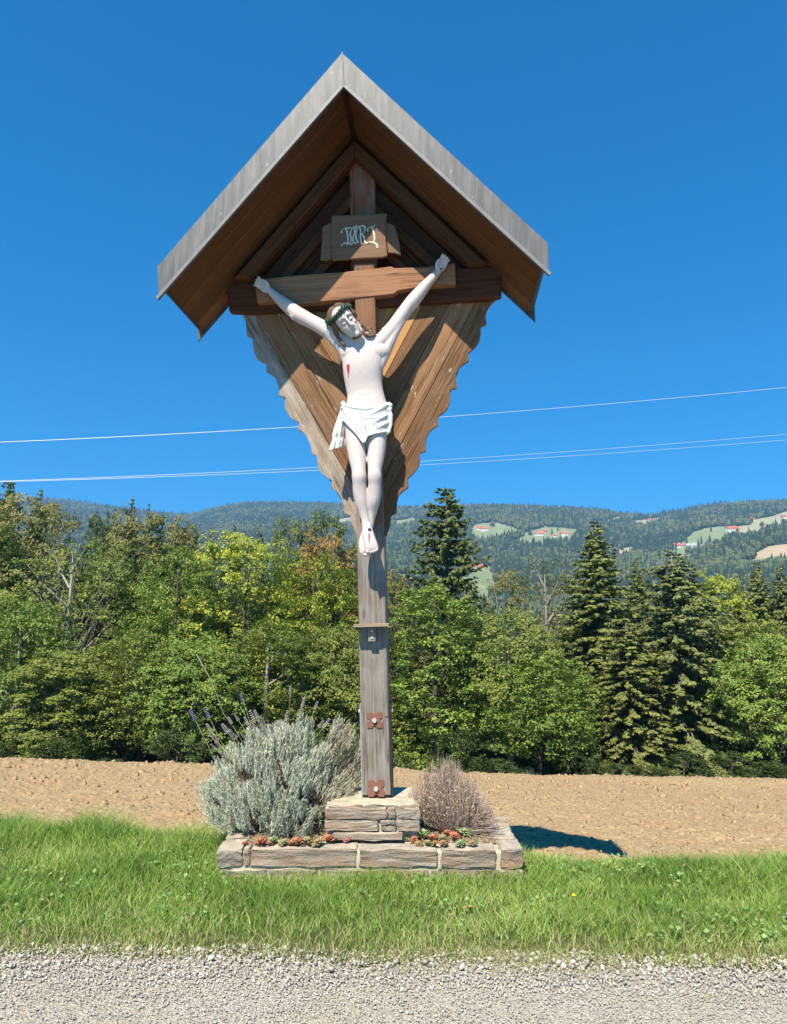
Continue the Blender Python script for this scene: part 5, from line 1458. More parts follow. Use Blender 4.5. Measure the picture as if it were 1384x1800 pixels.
def decid(seedv, H, rw, nl=46, subs=13, per=26, bare=0.22, leaf=0.15, lobes=None, nlimb=14, dense=1.0, twigs=0, flat=1.0):
    rg = np.random.default_rng(seedv); V, F, A1, A2 = [], [], [], []; off_ = 0
    cs = []
    tries = 0
    while len(cs) < nl and tries < 4000:
        tries += 1
        z = rg.uniform(bare, 1.0)
        if lobes is not None:
            lx, ly, lz, lr = lobes[rg.integers(len(lobes))]
            th, el = rg.uniform(0, 6.283), math.asin(rg.uniform(-.6, 1)); q = rg.uniform(.55, 1) ** .5
            c = np.array([lx + lr * math.cos(th) * math.cos(el) * q, ly + lr * math.sin(th) * math.cos(el) * q, lz + lr * math.sin(el) * q * 1.1])
        else:
            t = (z - bare) / (1 - bare); env = rw * math.sqrt(max(.02, 1 - abs(2 * (t * .80 + .17) - 1) ** 2.4))
            th = rg.uniform(0, 6.283); q = rg.uniform(.35, 1) ** .5
            c = np.array([env * q * math.cos(th), env * q * math.sin(th), z * H * (1 - .04 * q)])
        if all(np.linalg.norm(c - o) > .11 * rw * 2 for o in cs): cs.append(c)
    R_ = rw * .29
    for c in cs:
        lr = R_ * rg.uniform(.75, 1.3); lt = rg.uniform(0, 1)
        n = subs
        th = rg.uniform(0, 6.283, n); el = np.arcsin(rg.uniform(-.45, 1, n))
        sc = c + lr * np.stack([np.cos(th) * np.cos(el), np.sin(th) * np.cos(el), np.sin(el) * .8 * flat], 1) * rg.uniform(.6, 1.05, n)[:, None]
        for s in sc:
            m = max(3, int(per * dense * rg.uniform(.6, 1.4))); sr = rg.uniform(.22, .42) * (rw / 4.5) ** .5
            p = s + rg.normal(size=(m, 3)) * np.array([sr, sr, sr * .42]) * .62
            out = p - (c + np.array([0, 0, -lr * .5])); out /= np.linalg.norm(out, axis=1)[:, None] + 1e-6
            nr = out * .6 + np.array([0, -.25, .65]) + rg.normal(size=(m, 3)) * .5
            td = out + rg.normal(size=(m, 3)) * .6 + np.array([0, 0, -.35])
            ln = leaf * rg.uniform(.7, 1.4, m)
            v, f, a = leaf_cards(p, nr, td, ln, ln * rg.uniform(.5, .75, m), rg.uniform(0, 1, m))
            V.append(v); F.append(f + off_); A1.append(a['rnd']); tn = np.clip(.55 * lt + .45 * rg.random(), 0, 1); A2.append(np.full(len(v), tn)); off_ += len(v)
    crown = np_mesh('crown', np.concatenate(V), np.concatenate(F), {'rnd': np.concatenate(A1), 'tone': np.concatenate(A2)})
    tb = MB(); r0 = H * .014 + .05
    lean = Vector((rg.uniform(-.03, .03) * H, rg.uniform(-.02, .02) * H, 0))
    tp = [Vector((0, 0, -.6)), Vector((0, 0, H * .2)) + lean * .3, Vector((0, 0, H * .45)) + lean * .7, Vector((0, 0, H * .72)) + lean, Vector((0, 0, H * .92)) + lean * 1.2]
    tb.tube(tp, [r0 * 1.25, r0, r0 * .75, r0 * .45, r0 * .12], 7)
    idx = rg.permutation(len(cs))[:nlimb]
    for i in idx:
        c = Vector(cs[i]); zb = max(H * bare * .7, c.z - (c.xy.length) * rg.uniform(.8, 1.4)); zb = min(zb, H * .85)
        b = Vector((0, 0, zb)) + lean * (zb / H); m_ = b.lerp(c, .5) + Vector((0, 0, -.06 * c.xy.length))
        tb.tube([b, m_, c], [r0 * .42, r0 * .28, r0 * .08], 5, caps=False)
    for k in range(twigs):
        i = rg.integers(len(cs)); c = Vector(cs[i]); b = Vector((c.x * .35, c.y * .35, max(c.z - rw * rg.uniform(.5, 1.1), H * .3)))
        e = c + Vector(rg.normal(size=3) * rw * .16) + Vector((0, 0, rw * .15))
        tb.tube([b, b.lerp(e, .5) + Vector(rg.normal(size=3) * .12), e], [.026, .018, .008], 4, caps=False)
    trunk = mesh_obj('trunk', tb.V, tb.F, None, None, True); tm = trunk.data; bpy.data.objects.remove(trunk)
    return crown, tm, H, rw

def conifer(seedv, H, rw, nlev=46, whorl=6, droop=.35, hang=.5, thin=1.0, bare=.04, pw=.85, tip=0.35, gap=None, card=0.05):
    rg = np.random.default_rng(seedv); V, F, A1, A2 = [], [], [], []; off_ = 0
    tb = MB(); r0 = H * .011 + .06
    tb.tube([Vector((0, 0, -.6)), Vector((.03, 0, H * .35)), Vector((-.02, 0, H * .7)), Vector((0, 0, H))], [r0 * 1.2, r0 * .8, r0 * .45, .015], 7)
    for lv in range(nlev):
        t = (lv + rg.uniform(0, .7)) / nlev; z = H * (bare + (1 - bare) * t ** .92)
        Lm = rw * ((1 - t) ** pw) * (1 - .35 * max(0, .12 - t) / .12) + .12
        for k in range(whorl if t < .93 else 4):
            L_ = Lm * rg.uniform(.62, 1.15); th = k * 6.283 / whorl + lv * 1.1 + rg.normal() * .25
            if gap and math.cos(th + math.pi / 2) > .5 and rg.random() < gap: L_ *= .35
            dr = droop * (1.25 - t) * rg.uniform(.7, 1.3)
            if L_ < .1: continue
            d = np.array([math.cos(th), math.sin(th), 0])
            ns = max(3, int(L_ / .13 * thin))
            s = rg.uniform(.12, 1.0, ns)
            zz = z + L_ * (.18 * s - dr * 1.6 * s * s + tip * dr * 2.4 * s ** 4)
            c = d[None] * (L_ * s)[:, None] + np.stack([0 * s, 0 * s, zz], 1)
            # 3 cards a point: hanging curtain twigs and side twigs
            for j in range(3):
                side = np.cross(d, [0, 0, 1.0]) * (1 if j == 1 else -1)
                hg = hang * rg.uniform(.5, 1.3, ns)
                td = d[None] * rg.uniform(.2, .8, ns)[:, None] + side[None] * (rg.uniform(.1, .9, ns) * (1 if j else .1))[:, None] + np.array([0, 0, -1.0]) * (hg * (1.3 if j == 0 else .55))[:, None]
                td /= np.linalg.norm(td, axis=1)[:, None]
                ln = rg.uniform(.22, .42, ns) * (.35 + .65 * min(1, L_ / 1.2)) * (1.15 - .4 * s)
                nr = np.array([0, 0, .6]) + d[None] * .6 + rg.normal(size=(ns, 3)) * .45
                v, f, a = leaf_cards(c + td * (ln * .5)[:, None] + rg.normal(size=(ns, 3)) * .03, nr, td, ln, card * rg.uniform(1.1, 2.6, ns), rg.uniform(0, 1, ns))
                V.append(v); F.append(f + off_); A1.append(a['rnd']); off_ += len(v)
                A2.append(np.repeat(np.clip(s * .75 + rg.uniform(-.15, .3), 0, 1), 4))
            if k % 2 == 0 and L_ > .5:
                e = Vector(d * L_ * .8) + Vector((0, 0, z + L_ * (.18 * .8 - dr * 1.0)))
                tb.tube([Vector((0, 0, z)), Vector(d * L_ * .4) + Vector((0, 0, z + L_ * .03)), e], [.035, .022, .008], 3, caps=False)
    crown = np_mesh('crown', np.concatenate(V), np.concatenate(F), {'rnd': np.concatenate(A1), 'tone': np.concatenate(A2)})
    trunk = mesh_obj('trunk', tb.V, tb.F, None, None, True); tm = trunk.data; bpy.data.objects.remove(trunk)
    return crown, tm, H, rw

PR = {
    'ash': decid(101, 13, 4.4, 92, 15, 26, .20, .165),
    'ash2': decid(102, 12, 3.8, 84, 14, 28, .17, .16),
    'oval': decid(103, 12, 2.9, 84, 13, 24, .12, .16),
    'wide': decid(104, 9, 4.2, 84, 14, 26, .32, .165, nlimb=20),
    'bare': decid(105, 13, 3.6, 56, 10, 18, .22, .15, twigs=110, nlimb=20),
    'loose': decid(106, 12, 3.4, 70, 12, 20, .14, .16, twigs=30, nlimb=16),
    'shrub': decid(107, 3.2, 2.0, 34, 10, 18, .02, .12, nlimb=6),
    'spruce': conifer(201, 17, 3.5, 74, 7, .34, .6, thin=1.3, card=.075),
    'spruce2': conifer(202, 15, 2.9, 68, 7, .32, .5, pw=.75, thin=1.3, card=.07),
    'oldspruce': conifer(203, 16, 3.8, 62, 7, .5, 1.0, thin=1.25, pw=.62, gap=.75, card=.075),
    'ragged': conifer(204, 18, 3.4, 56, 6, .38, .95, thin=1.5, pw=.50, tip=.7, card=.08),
    'pine': decid(205, 12, 2.4, 64, 13, 26, .2, .13),
}
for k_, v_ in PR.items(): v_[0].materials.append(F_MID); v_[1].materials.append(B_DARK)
def skyz(u, v, y): return on_y(u, v, y).z
def tree(kind, u, v, D, wpx, mat, lab, barkm=None, cat='tree', group=None, rot=None):
    """tree whose top stands at photo column u, row v when it grows D metres away; wpx its width in photo pixels there"""
    cm, tm, H, rw = PR[kind]
    top = on_y(u, v, D); zb = float(floor_z(top.x, D)); h = top.z - zb
    o = bpy.data.objects.new({'oval': 'leafy_tree', 'ash': 'leafy_tree', 'ash2': 'leafy_tree', 'wide': 'leafy_tree', 'bare': 'half_bare_tree', 'loose': 'leafy_tree', 'shrub': 'shrub', 'spruce': 'spruce_tree', 'spruce2': 'spruce_tree', 'oldspruce': 'spruce_tree', 'ragged': 'spruce_tree', 'pine': 'pine_tree'}[kind], None)
    C.objects.link(o); o.location = (top.x, D, zb); tag(o, lab, cat, group)
    sz = h / (H * 1.02); sx = (wpx / 2 / FPX * D) / (rw * 1.08) * {'spruce': 1.75, 'spruce2': 1.45, 'oldspruce': 1.75, 'ragged': 1.3}.get(kind, 1.12)
    o.scale = (sx, sx, sz)
    o.rotation_euler = (0, 0, rot if rot is not None else random.uniform(0, 6.28))
    for nm, me, m in (('crown', cm, mat), ('trunk', tm, barkm or B_DARK)):
        c = bpy.data.objects.new(nm, me); C.objects.link(c); c.parent = o
        c.material_slots[0].link = 'OBJECT'; c.material_slots[0].material = m
    return o
T = [
 # left part, front to back
 ('ash', 30, 868, 50, 230, F_OLIVE, 'tall olive green tree with thin pale limbs at the left edge of the wood', B_PALE),
 ('ragged', 18, 832, 60, 110, F_SPR, 'tallest spruce top at the far left, rising behind the olive tree', B_SPR),
 ('spruce2', 72, 850, 62, 90, F_SPR, 'second spruce top from the left edge, just right of the tallest one', B_SPR),
 ('loose', 108, 880, 58, 110, F_OLIVE, 'feathery olive tree crown beside the spruces on the far left', B_PALE),
 ('bare', 122, 935, 45, 200, F_MID, 'half bare tree with a fan of pale dead branches on the left', B_PALE),
 ('oval', 178, 893, 62, 60, F_SPR, 'narrow dark evergreen standing in the first gap of the left skyline', None),
 ('spruce2', 204, 884, 64, 56, F_SPR, 'slim dark spruce left of the tall russet tipped tree', B_SPR),
 ('spruce', 235, 866, 66, 72, F_SPRL, 'pale feathery spruce top behind the tall olive tree on the left', B_SPR),
 ('spruce2', 263, 876, 64, 40, F_SPR, 'small pointed spruce top just right of the pale feathery one', B_SPR),
 ('oval', 252, 892, 52, 140, F_OLIVE, 'tall olive and russet tree left of the yellow green ash trees', None),
 ('ash2', 195, 950, 49, 150, F_MID, 'mid green leafy tree behind the half bare tree', None),
 ('oval', 314, 906, 54, 100, F_OLIVE, 'brownish green tree behind the smaller yellow green ash', None),
 ('ash2', 310, 957, 44, 150, F_GREEN, 'smaller yellow green ash tree left of the large one', None),
 ('spruce2', 343, 910, 60, 50, F_SPR, 'dark spruce top first in the row of four behind the ash trees', B_SPR),
 ('spruce2', 372, 918, 61, 46, F_SPR, 'small dark spruce top second in the row behind the ash trees', B_SPR),
 ('spruce', 414, 914, 60, 62, F_SPR, 'dark spruce top third in the row behind the large ash', B_SPR),
 ('spruce', 458, 912, 60, 58, F_SPRL, 'lighter spruce top directly behind the large ash crown', B_SPR),
 ('ash', 432, 935, 46, 220, F_ASH, 'large yellow green ash tree filling the left of the wood beside the shrine', None),
 ('ash2', 545, 968, 45, 175, F_ASH, 'yellow green ash tree nearest the left side of the shrine post', None),
 ('pine', 508, 890, 56, 66, F_SPR, 'round topped dark evergreen against the far hill left of the shrine', None),
 ('pine', 572, 880, 57, 96, F_SPR, 'bushy topped dark evergreen nearest the left side of the scalloped boards', None),
 ('oval', 570, 930, 50, 110, F_RUST, 'reddish brown tree behind the ash trees left of the post', None),
 ('oval', 625, 950, 52, 90, F_OLIVE, 'dull olive tree directly left behind the post', None),
 ('oval', 690, 1000, 52, 90, F_OLIVE, 'dull olive tree seen directly right of the post', None),
 ('spruce2', 655, 980, 58, 90, F_SPR, 'dark spruce hidden behind the shrine post', B_SPR),
 ('wide', 40, 1065, 40, 200, F_GREEN, 'low bright leafed tree with a crooked trunk at the left edge', B_PALE),
 ('oval', 110, 1140, 38, 150, F_MID, 'ivy clad bushy tree below the half bare tree', None),
 ('wide', 230, 1120, 40, 190, F_MID, 'dark bushy tree at the foot of the olive and russet tree', None),
 ('wide', 345, 1130, 40, 190, F_GREEN, 'low green tree under the smaller ash tree', B_PALE),
 ('ash2', 470, 1090, 41, 200, F_MID, 'mid green tree under the large yellow green ash', B_PALE),
 ('wide', 590, 1110, 42, 150, F_MID, 'dark green low tree left of the lower post', None),
 # right part
 ('oval', 762, 1022, 40, 168, F_GREEN, 'bright green leafy tree right of the post, in front of the tall ragged spruce', None),
 ('ragged', 784, 843, 50, 190, F_SPR, 'tallest ragged spruce standing alone against the hills right of the shrine', B_SPR),
 ('wide', 895, 1085, 41, 190, F_MID, 'green tree left of the big dense spruce with a thin pale trunk below', B_PALE),
 ('loose', 880, 1000, 50, 130, F_OLIVE, 'thin olive tree right of the tall ragged spruce', B_PALE),
 ('bare', 962, 968, 52, 130, F_OLIVE, 'airy olive tree with visible pale stems left of the big dense spruce', B_PALE),
 ('wide', 945, 1155, 39, 190, F_GREEN, 'light green spreading tree in front of the big dense spruce', None),
 ('spruce', 1046, 906, 47, 180, F_SPR, 'big dense dark spruce in the middle of the right half', B_SPR),
 ('spruce2', 1118, 972, 52, 100, F_SPR, 'smaller spruce between the big dense one and the drooping one', B_SPR),
 ('oldspruce', 1180, 957, 43, 210, F_SPRL, 'old drooping spruce showing its long pale trunk on the right', B_PALE),
 ('oval', 1250, 1002, 48, 130, F_ASH, 'yellow green round tree right of the drooping spruce', None),
 ('spruce2', 1298, 1003, 50, 80, F_SPRL, 'small spruce with brownish tip right of the yellow green tree', B_SPR),
 ('spruce', 1330, 980, 51, 110, F_SPR, 'spruce second from the right edge of the photo', B_SPR),
 ('spruce2', 1372, 985, 50, 110, F_SPR, 'spruce at the right edge of the photo', B_SPR),
 ('ash', 1300, 1085, 46, 200, F_MID, 'broad mid green tree filling the lower right of the wood', None),
 ('wide', 1360, 1130, 40, 200, F_GREEN, 'lush green tree at the lower right corner of the wood', None),
 ('oldspruce', 1100, 1080, 42, 150, F_SPR, 'drooping young spruce at the foot of the big dense spruce', B_SPR),
 ('oldspruce', 1440, 1000, 47, 190, F_SPRL, 'light spruce cut off by the right edge of the photo', B_SPR),
 ('ash', -60, 900, 48, 220, F_MID, 'leafy tree cut off by the left edge of the photo', None),
]
for k_, u, v, D, w, m, lab, b in T: tree(k_, u, v, D, w, m, lab, b)
def nick(lab):
    out = []
    for w in lab.split():
        out.append(w)
        if w in ('tree', 'trees', 'top', 'evergreen', 'crown', 'spruce'): break
    return ' '.join(out[:6])
seen_l = set()
def place_label(head, u, rows):
    for r_ in rows:
        for t_ in sorted(T, key=lambda t: abs(t[1] - u))[:4]:
            sd_ = 'left' if u < t_[1] else 'right'
            lab = f'{head} {r_} and {sd_} of the {nick(t_[6])}'
            if lab not in seen_l and len(lab.split()) <= 16:
                seen_l.add(lab); return lab
    return head + ' in the depth of the wood'
# trees of the second rows that close the wood (seen only through gaps)
sky_u = [-200, 0, 60, 120, 180, 240, 300, 340, 420, 480, 560, 620, 700, 760, 840, 870, 960, 1040, 1100, 1180, 1250, 1330, 1400, 1600]
sky_v = [860, 880, 890, 915, 925, 905, 935, 945, 950, 935, 935, 975, 1030, 1040, 1062, 1040, 1020, 985, 1015, 1010, 1035, 1020, 1025, 1000]
rr_ = random.Random(5)
q = 0
for D, dv, step in ((48, 75, 95), (56, 50, 78), (66, 30, 90)):
    u = -260 + rr_.uniform(0, 40)
    while u < 1680:
        v = float(np.interp(u, sky_u, sky_v)) + dv + rr_.uniform(0, 35)
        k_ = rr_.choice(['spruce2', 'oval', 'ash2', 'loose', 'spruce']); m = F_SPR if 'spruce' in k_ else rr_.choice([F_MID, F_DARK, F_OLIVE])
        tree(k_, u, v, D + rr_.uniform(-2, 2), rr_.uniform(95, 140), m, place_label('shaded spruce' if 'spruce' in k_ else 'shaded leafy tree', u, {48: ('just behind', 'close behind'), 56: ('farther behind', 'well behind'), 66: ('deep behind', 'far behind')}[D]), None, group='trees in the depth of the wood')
        u += step * rr_.uniform(.75, 1.25)
# shrubs along the foot of the wood
u = -80; i = 0
sh_lab = ['dark shrub', 'low green shrub', 'bushy sapling']
while u < 1480:
    v = rr_.uniform(1275, 1338) + 15 * (u / 1384); D = rr_.uniform(34, 38)
    k_ = 'shrub'
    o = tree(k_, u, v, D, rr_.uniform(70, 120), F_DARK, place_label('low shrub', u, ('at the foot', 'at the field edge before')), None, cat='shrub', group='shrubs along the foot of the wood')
    u += rr_.uniform(50, 150); i += 1
# ------------------------------------------------------------------ hills behind
HF = 1300.0
cu = [-900, -300, 0, 60, 110, 200, 270, 330, 365, 400, 440, 500, 560, 610, 700, 780, 840, 900, 1000, 1060, 1105, 1140, 1170, 1205, 1250, 1300, 1384, 1500, 1800, 2600]
cv = [900, 880, 878, 877, 879, 893, 902, 907, 896, 889, 883, 884, 884, 888, 892, 893, 889, 890, 894, 899, 905, 908, 904, 900, 889, 886, 881, 880, 890, 900]
def crest_r(u): return np.interp(u, [-900, 300, 620, 760, 900, 1100, 1384, 2600], [2700, 2700, 2600, 2400, 2200, 2050, 1800, 1800])
def hill_z(x, y):
    y = np.maximum(y, 50.0); u = 692 + HF * x / y
    cz = (1070 - np.interp(u, cu, cv)) / 1300 * 0.985
    rc = crest_r(u)
    zc = cz * rc
    base = -42.0
    t = np.clip((y - 420) / (rc - 420), 0, 1.0)
    s = t ** 1.25
    z = base + (zc - base) * s
    am = 4 * t * (1 - t)
    z = z + am * (34 * fbm(x / 620.0 + 3, y / 620.0 + 1, 4) ) + 6 * fbm(x / 120.0, y / 120.0, 3) * np.clip(t * 4, 0, 1) * (1 - t ** 6)
    # nearer spur on the right
    sp = np.exp(-((y - 1050 - .25 * (x - 500)) / 260) ** 2) * np.clip((x - 150) / 480, 0, 1.3) ** 1.3
    z = z + 26 * sp
    z = np.where(y > rc, zc - (y - rc) * 0.12, z)
    return z
def hill_pt(u, v):
    d = ray(u, v)
    for y in np.arange(300, 4200, 6.0):
        p = CAM + d * ((y - CAM.y) / d.y)
        if float(hill_z(np.array(p.x), np.array(p.y))) > p.z: return p
    return None
# meadows and ploughed fields as polygons on the map
def poly_on_hill(pts):
    mu = sum(p[0] for p in pts) / len(pts); mv = sum(p[1] for p in pts) / len(pts)
    out = [hill_pt(mu + (u - mu) * 1.2, mv + (v - mv) * 1.55 + 3) for u, v in pts]
    return [(p.x, p.y) for p in out if p is not None]
meadows = [([(838, 925), (870, 922), (905, 931), (912, 936), (880, 942), (845, 946), (832, 938)], 0),
           ([(930, 936), (960, 929), (1005, 932), (1010, 942), (975, 950), (930, 952)], 0),
           ([(890, 952), (925, 943), (950, 948), (930, 955)], 0),
           ([(1180, 965), (1215, 945), (1265, 934), (1290, 936), (1285, 948), (1250, 962), (1215, 978), (1185, 977)], 0),
           ([(1290, 930), (1330, 916), (1384, 905), (1384, 926), (1340, 933), (1310, 940)], 2),
           ([(1322, 972), (1355, 962), (1400, 958), (1400, 974), (1340, 979)], 1),
           ([(1300, 985), (1345, 981), (1400, 978), (1400, 990), (1320, 996)], 0),
           ([(1085, 966), (1110, 963), (1112, 975), (1088, 978)], 1),
           ([(590, 912), (625, 908), (640, 916), (600, 921)], 2),
           ([(690, 915), (725, 910), (735, 917), (700, 924)], 0),
           ([(820, 1010), (860, 1005), (870, 1030), (855, 1050), (815, 1055)], 0),
           ([(1050, 915), (1085, 908), (1095, 913), (1060, 921)], 2),
           ([(1110, 913), (1155, 910), (1160, 917), (1120, 921)], 2),
           ([(700, 1010), (740, 1006), (742, 1020), (705, 1025)], 0)]
mp = [(poly_on_hill(p), k) for p, k in meadows]
def inpoly(x, y, poly):
    inside = np.zeros(x.shape, bool); n = len(poly)
    for i in range(n):
        x0, y0 = poly[i]; x1, y1 = poly[(i + 1) % n]
        c = ((y0 > y) != (y1 > y)) & (x < (x1 - x0) * (y - y0) / (y1 - y0 + 1e-9) + x0)
        inside ^= c
    return inside
def land(x, y):
    """0 wood, 1 green meadow, 2 tan field, 3 dry meadow"""
    k = np.zeros(x.shape)
    for p, kk in mp:
        if len(p) > 2: k = np.where(inpoly(x, y, p), kk + 1.0, k)
    return k
a_ = np.linspace(-.78, .78, 420); r_ = 160 * (5200 / 160) ** np.linspace(0, 1, 270)
Aa, Rr = np.meshgrid(a_, r_)
X, Y = Aa * Rr, Rr
Z = hill_z(X, Y)
Z = np.where(Y < 420, -36 - 6 * np.clip((Y - 160) / 260, 0, 1) - .5, Z)
I = np.arange(X.size).reshape(X.shape)
Fh = np.stack([I[:-1, :-1].ravel(), I[:-1, 1:].ravel(), I[1:, 1:].ravel(), I[1:, :-1].ravel()], 1)
K = land(X, Y).ravel()
t = NT('hill_ground'); g = t.n('NewGeometry').outputs['Position']; kk = t.attr('land')
wv = t.noise(g, .02, 4)
wood_c = t.ramp(wv, [(0.3, (0.035, 0.05, 0.022)), (0.7, (0.06, 0.08, 0.03))])
mead = t.ramp(t.noise(g, .03, 5, .6), [(0.3, (0.15, 0.19, 0.075)), (0.7, (0.24, 0.26, 0.12))])
col = t.mix(t.n('MapRange', {0: kk, 1: 0.3, 2: 0.7}).outputs[0], wood_c, mead)
col = t.mix(t.n('MapRange', {0: kk, 1: 1.3, 2: 1.7}).outputs[0], col, (0.40, 0.30, 0.18))
col = t.mix(t.n('MapRange', {0: kk, 1: 2.3, 2: 2.7}).outputs[0], col, t.mix(t.noise(g, .05, 4), (0.24, 0.25, 0.12), (0.36, 0.33, 0.19)))
M_HILL = t.finish(col, 0.95)
link('hills', np_mesh('hills', np.stack([X.ravel(), Y.ravel(), Z.ravel()], 1), Fh, {'land': K}, smooth=True), M_HILL, kind='structure')

# woods on the hills: little trees set by geometry nodes
rg = np.random.default_rng(77)
n = 150000
a = rg.uniform(-.66, .66, n); r = 420 * (3750 / 420) ** (rg.random(n) ** .62)
x, y = a * r, r
z = hill_z(x, y)
lk = land(x, y)
rc = crest_r(692 + HF * a)
edge_n = fbm(x / 90.0, y / 90.0, 3)
keep = ((lk == 0) | (rg.random(n) < .006)) & (y < rc + 30) & (edge_n > -.85)
# open the very near valley floor a little
x, y, z, lk = x[keep], y[keep], z[keep], lk[keep]
n = len(x)
me = bpy.data.meshes.new('hillside_woods'); me.vertices.add(n)
me.vertices.foreach_set('co', np.stack([x, y, z - .5], 1).astype(np.float32).ravel())
con = (fbm(x / 260.0 + 7, y / 260.0, 3) + .45 * rg.normal(size=n)) > -.05
s = rg.uniform(.6, 1.25, n) * (1 + .25 * (y / 3000))
for nm, arr in (('size', s), ('conif', con.astype(np.float32)), ('turn', rg.uniform(0, 6.28, n))):
    at_ = me.attributes.new(nm, 'FLOAT', 'POINT'); at_.data.foreach_set('value', arr.astype(np.float32))
me.update()
def m_hilltree(name, stops):
    t = NT(name); rn = t.n('ObjectInfo').outputs['Random']; g = t.n('NewGeometry').outputs['Position']
    v = t.noise(g, .9, 3); w = t.noise(g, .006, 3)
    f = t.math('ADD', t.math('MULTIPLY', rn, .5), t.math('ADD', t.math('MULTIPLY', v, .3), t.math('MULTIPLY', w, .3)))
    return t.finish(t.ramp(f, stops), 0.9, spec=0.1)
M_HC = m_hilltree('far_conifer', [(0.15, (0.016, 0.03, 0.016)), (0.9, (0.05, 0.07, 0.03))])
M_HD = m_hilltree('far_broadleaf', [(0.15, (0.04, 0.06, 0.02)), (0.55, (0.085, 0.105, 0.035)), (0.95, (0.16, 0.135, 0.05))])
def small_tree(nm, conif):
    rg_ = random.Random(3); mb = MB()
    if conif:
        for (z0, z1, r) in ((1, 8, 2.7), (5, 12, 2.1), (9, 16, 1.3)):
            V = []; Fq = []
            k = 7
            for i in range(k):
                aa = 6.283 * i / k; q = r * rg_.uniform(.75, 1.2); V.append(Vector((q * math.cos(aa), q * math.sin(aa), z0 + rg_.uniform(-.5, .5))))
            V.append(Vector((0, 0, z1))); Fq = [(i, (i + 1) % k, k) for i in range(k)]
            mb.add((V, Fq))
    else:
        for (cx, cy, cz, r) in ((0, 0, 7, 4.0), (2.0, .8, 5, 3.0), (-1.9, -1.2, 5.2, 3.0), (.3, -2, 8.5, 2.6)):
            b = MB(); b.ball((cx, cy, cz), (r, r, r * 1.05), 7, 5)
            b.V = [v + Vector((rg_.uniform(-.5, .5), rg_.uniform(-.5, .5), rg_.uniform(-.5, .5))) for v in b.V]
            mb.add((b.V, b.F))
    m_ = bpy.data.meshes.new(nm); m_.from_pydata([tuple(v) for v in mb.V], [], [tuple(f) for f in mb.F]); m_.update()
    m_.materials.append(M_HC if conif else M_HD)
    return bpy.data.objects.new(nm, m_)      # never linked: only read by the nodes
tc_, td_ = small_tree('small_conifer', True), small_tree('small_broadleaf', False)
woods = link('hillside_woods', me, None, kind='stuff', label='mixed woods covering the far hillsides', cat='woods')
ng = bpy.data.node_groups.new('woods', 'GeometryNodeTree')
ng.interface.new_socket('Geometry', in_out='INPUT', socket_type='NodeSocketGeometry')
ng.interface.new_socket('Geometry', in_out='OUTPUT', socket_type='NodeSocketGeometry')
gi, go = ng.nodes.new('NodeGroupInput'), ng.nodes.new('NodeGroupOutput')
def nattr(nm):
    a = ng.nodes.new('GeometryNodeInputNamedAttribute'); a.data_type = 'FLOAT'; a.inputs[0].default_value = nm; return a.outputs[0]
join = ng.nodes.new('GeometryNodeJoinGeometry')
m2p = ng.nodes.new('GeometryNodeMeshToPoints'); ng.links.new(gi.outputs[0], m2p.inputs[0])
ls = ng.links.new
cmpn = ng.nodes.new('ShaderNodeMath'); cmpn.operation = 'GREATER_THAN'; ls(nattr('conif'), cmpn.inputs[0]); cmpn.inputs[1].default_value = .5
inv = ng.nodes.new('ShaderNodeMath'); inv.operation = 'SUBTRACT'; inv.inputs[0].default_value = 1.0; ls(cmpn.outputs[0], inv.inputs[1])
rot = ng.nodes.new('ShaderNodeCombineXYZ'); ls(nattr('turn'), rot.inputs[2])
for ob_, sel in ((tc_, cmpn.outputs[0]), (td_, inv.outputs[0])):
    oi = ng.nodes.new('GeometryNodeObjectInfo'); oi.inputs['Object'].default_value = ob_; oi.inputs['As Instance'].default_value = True
    ip = ng.nodes.new('GeometryNodeInstanceOnPoints'); ls(m2p.outputs[0], ip.inputs['Points']); ls(sel, ip.inputs['Selection']); ls(oi.outputs['Geometry'], ip.inputs['Instance'])
    ls(rot.outputs[0], ip.inputs['Rotation']); ls(nattr('size'), ip.inputs['Scale']); ls(ip.outputs[0], join.inputs[0])
ls(join.outputs[0], go.inputs[0])
md = woods.modifiers.new('woods', 'NODES'); md.node_group = ng

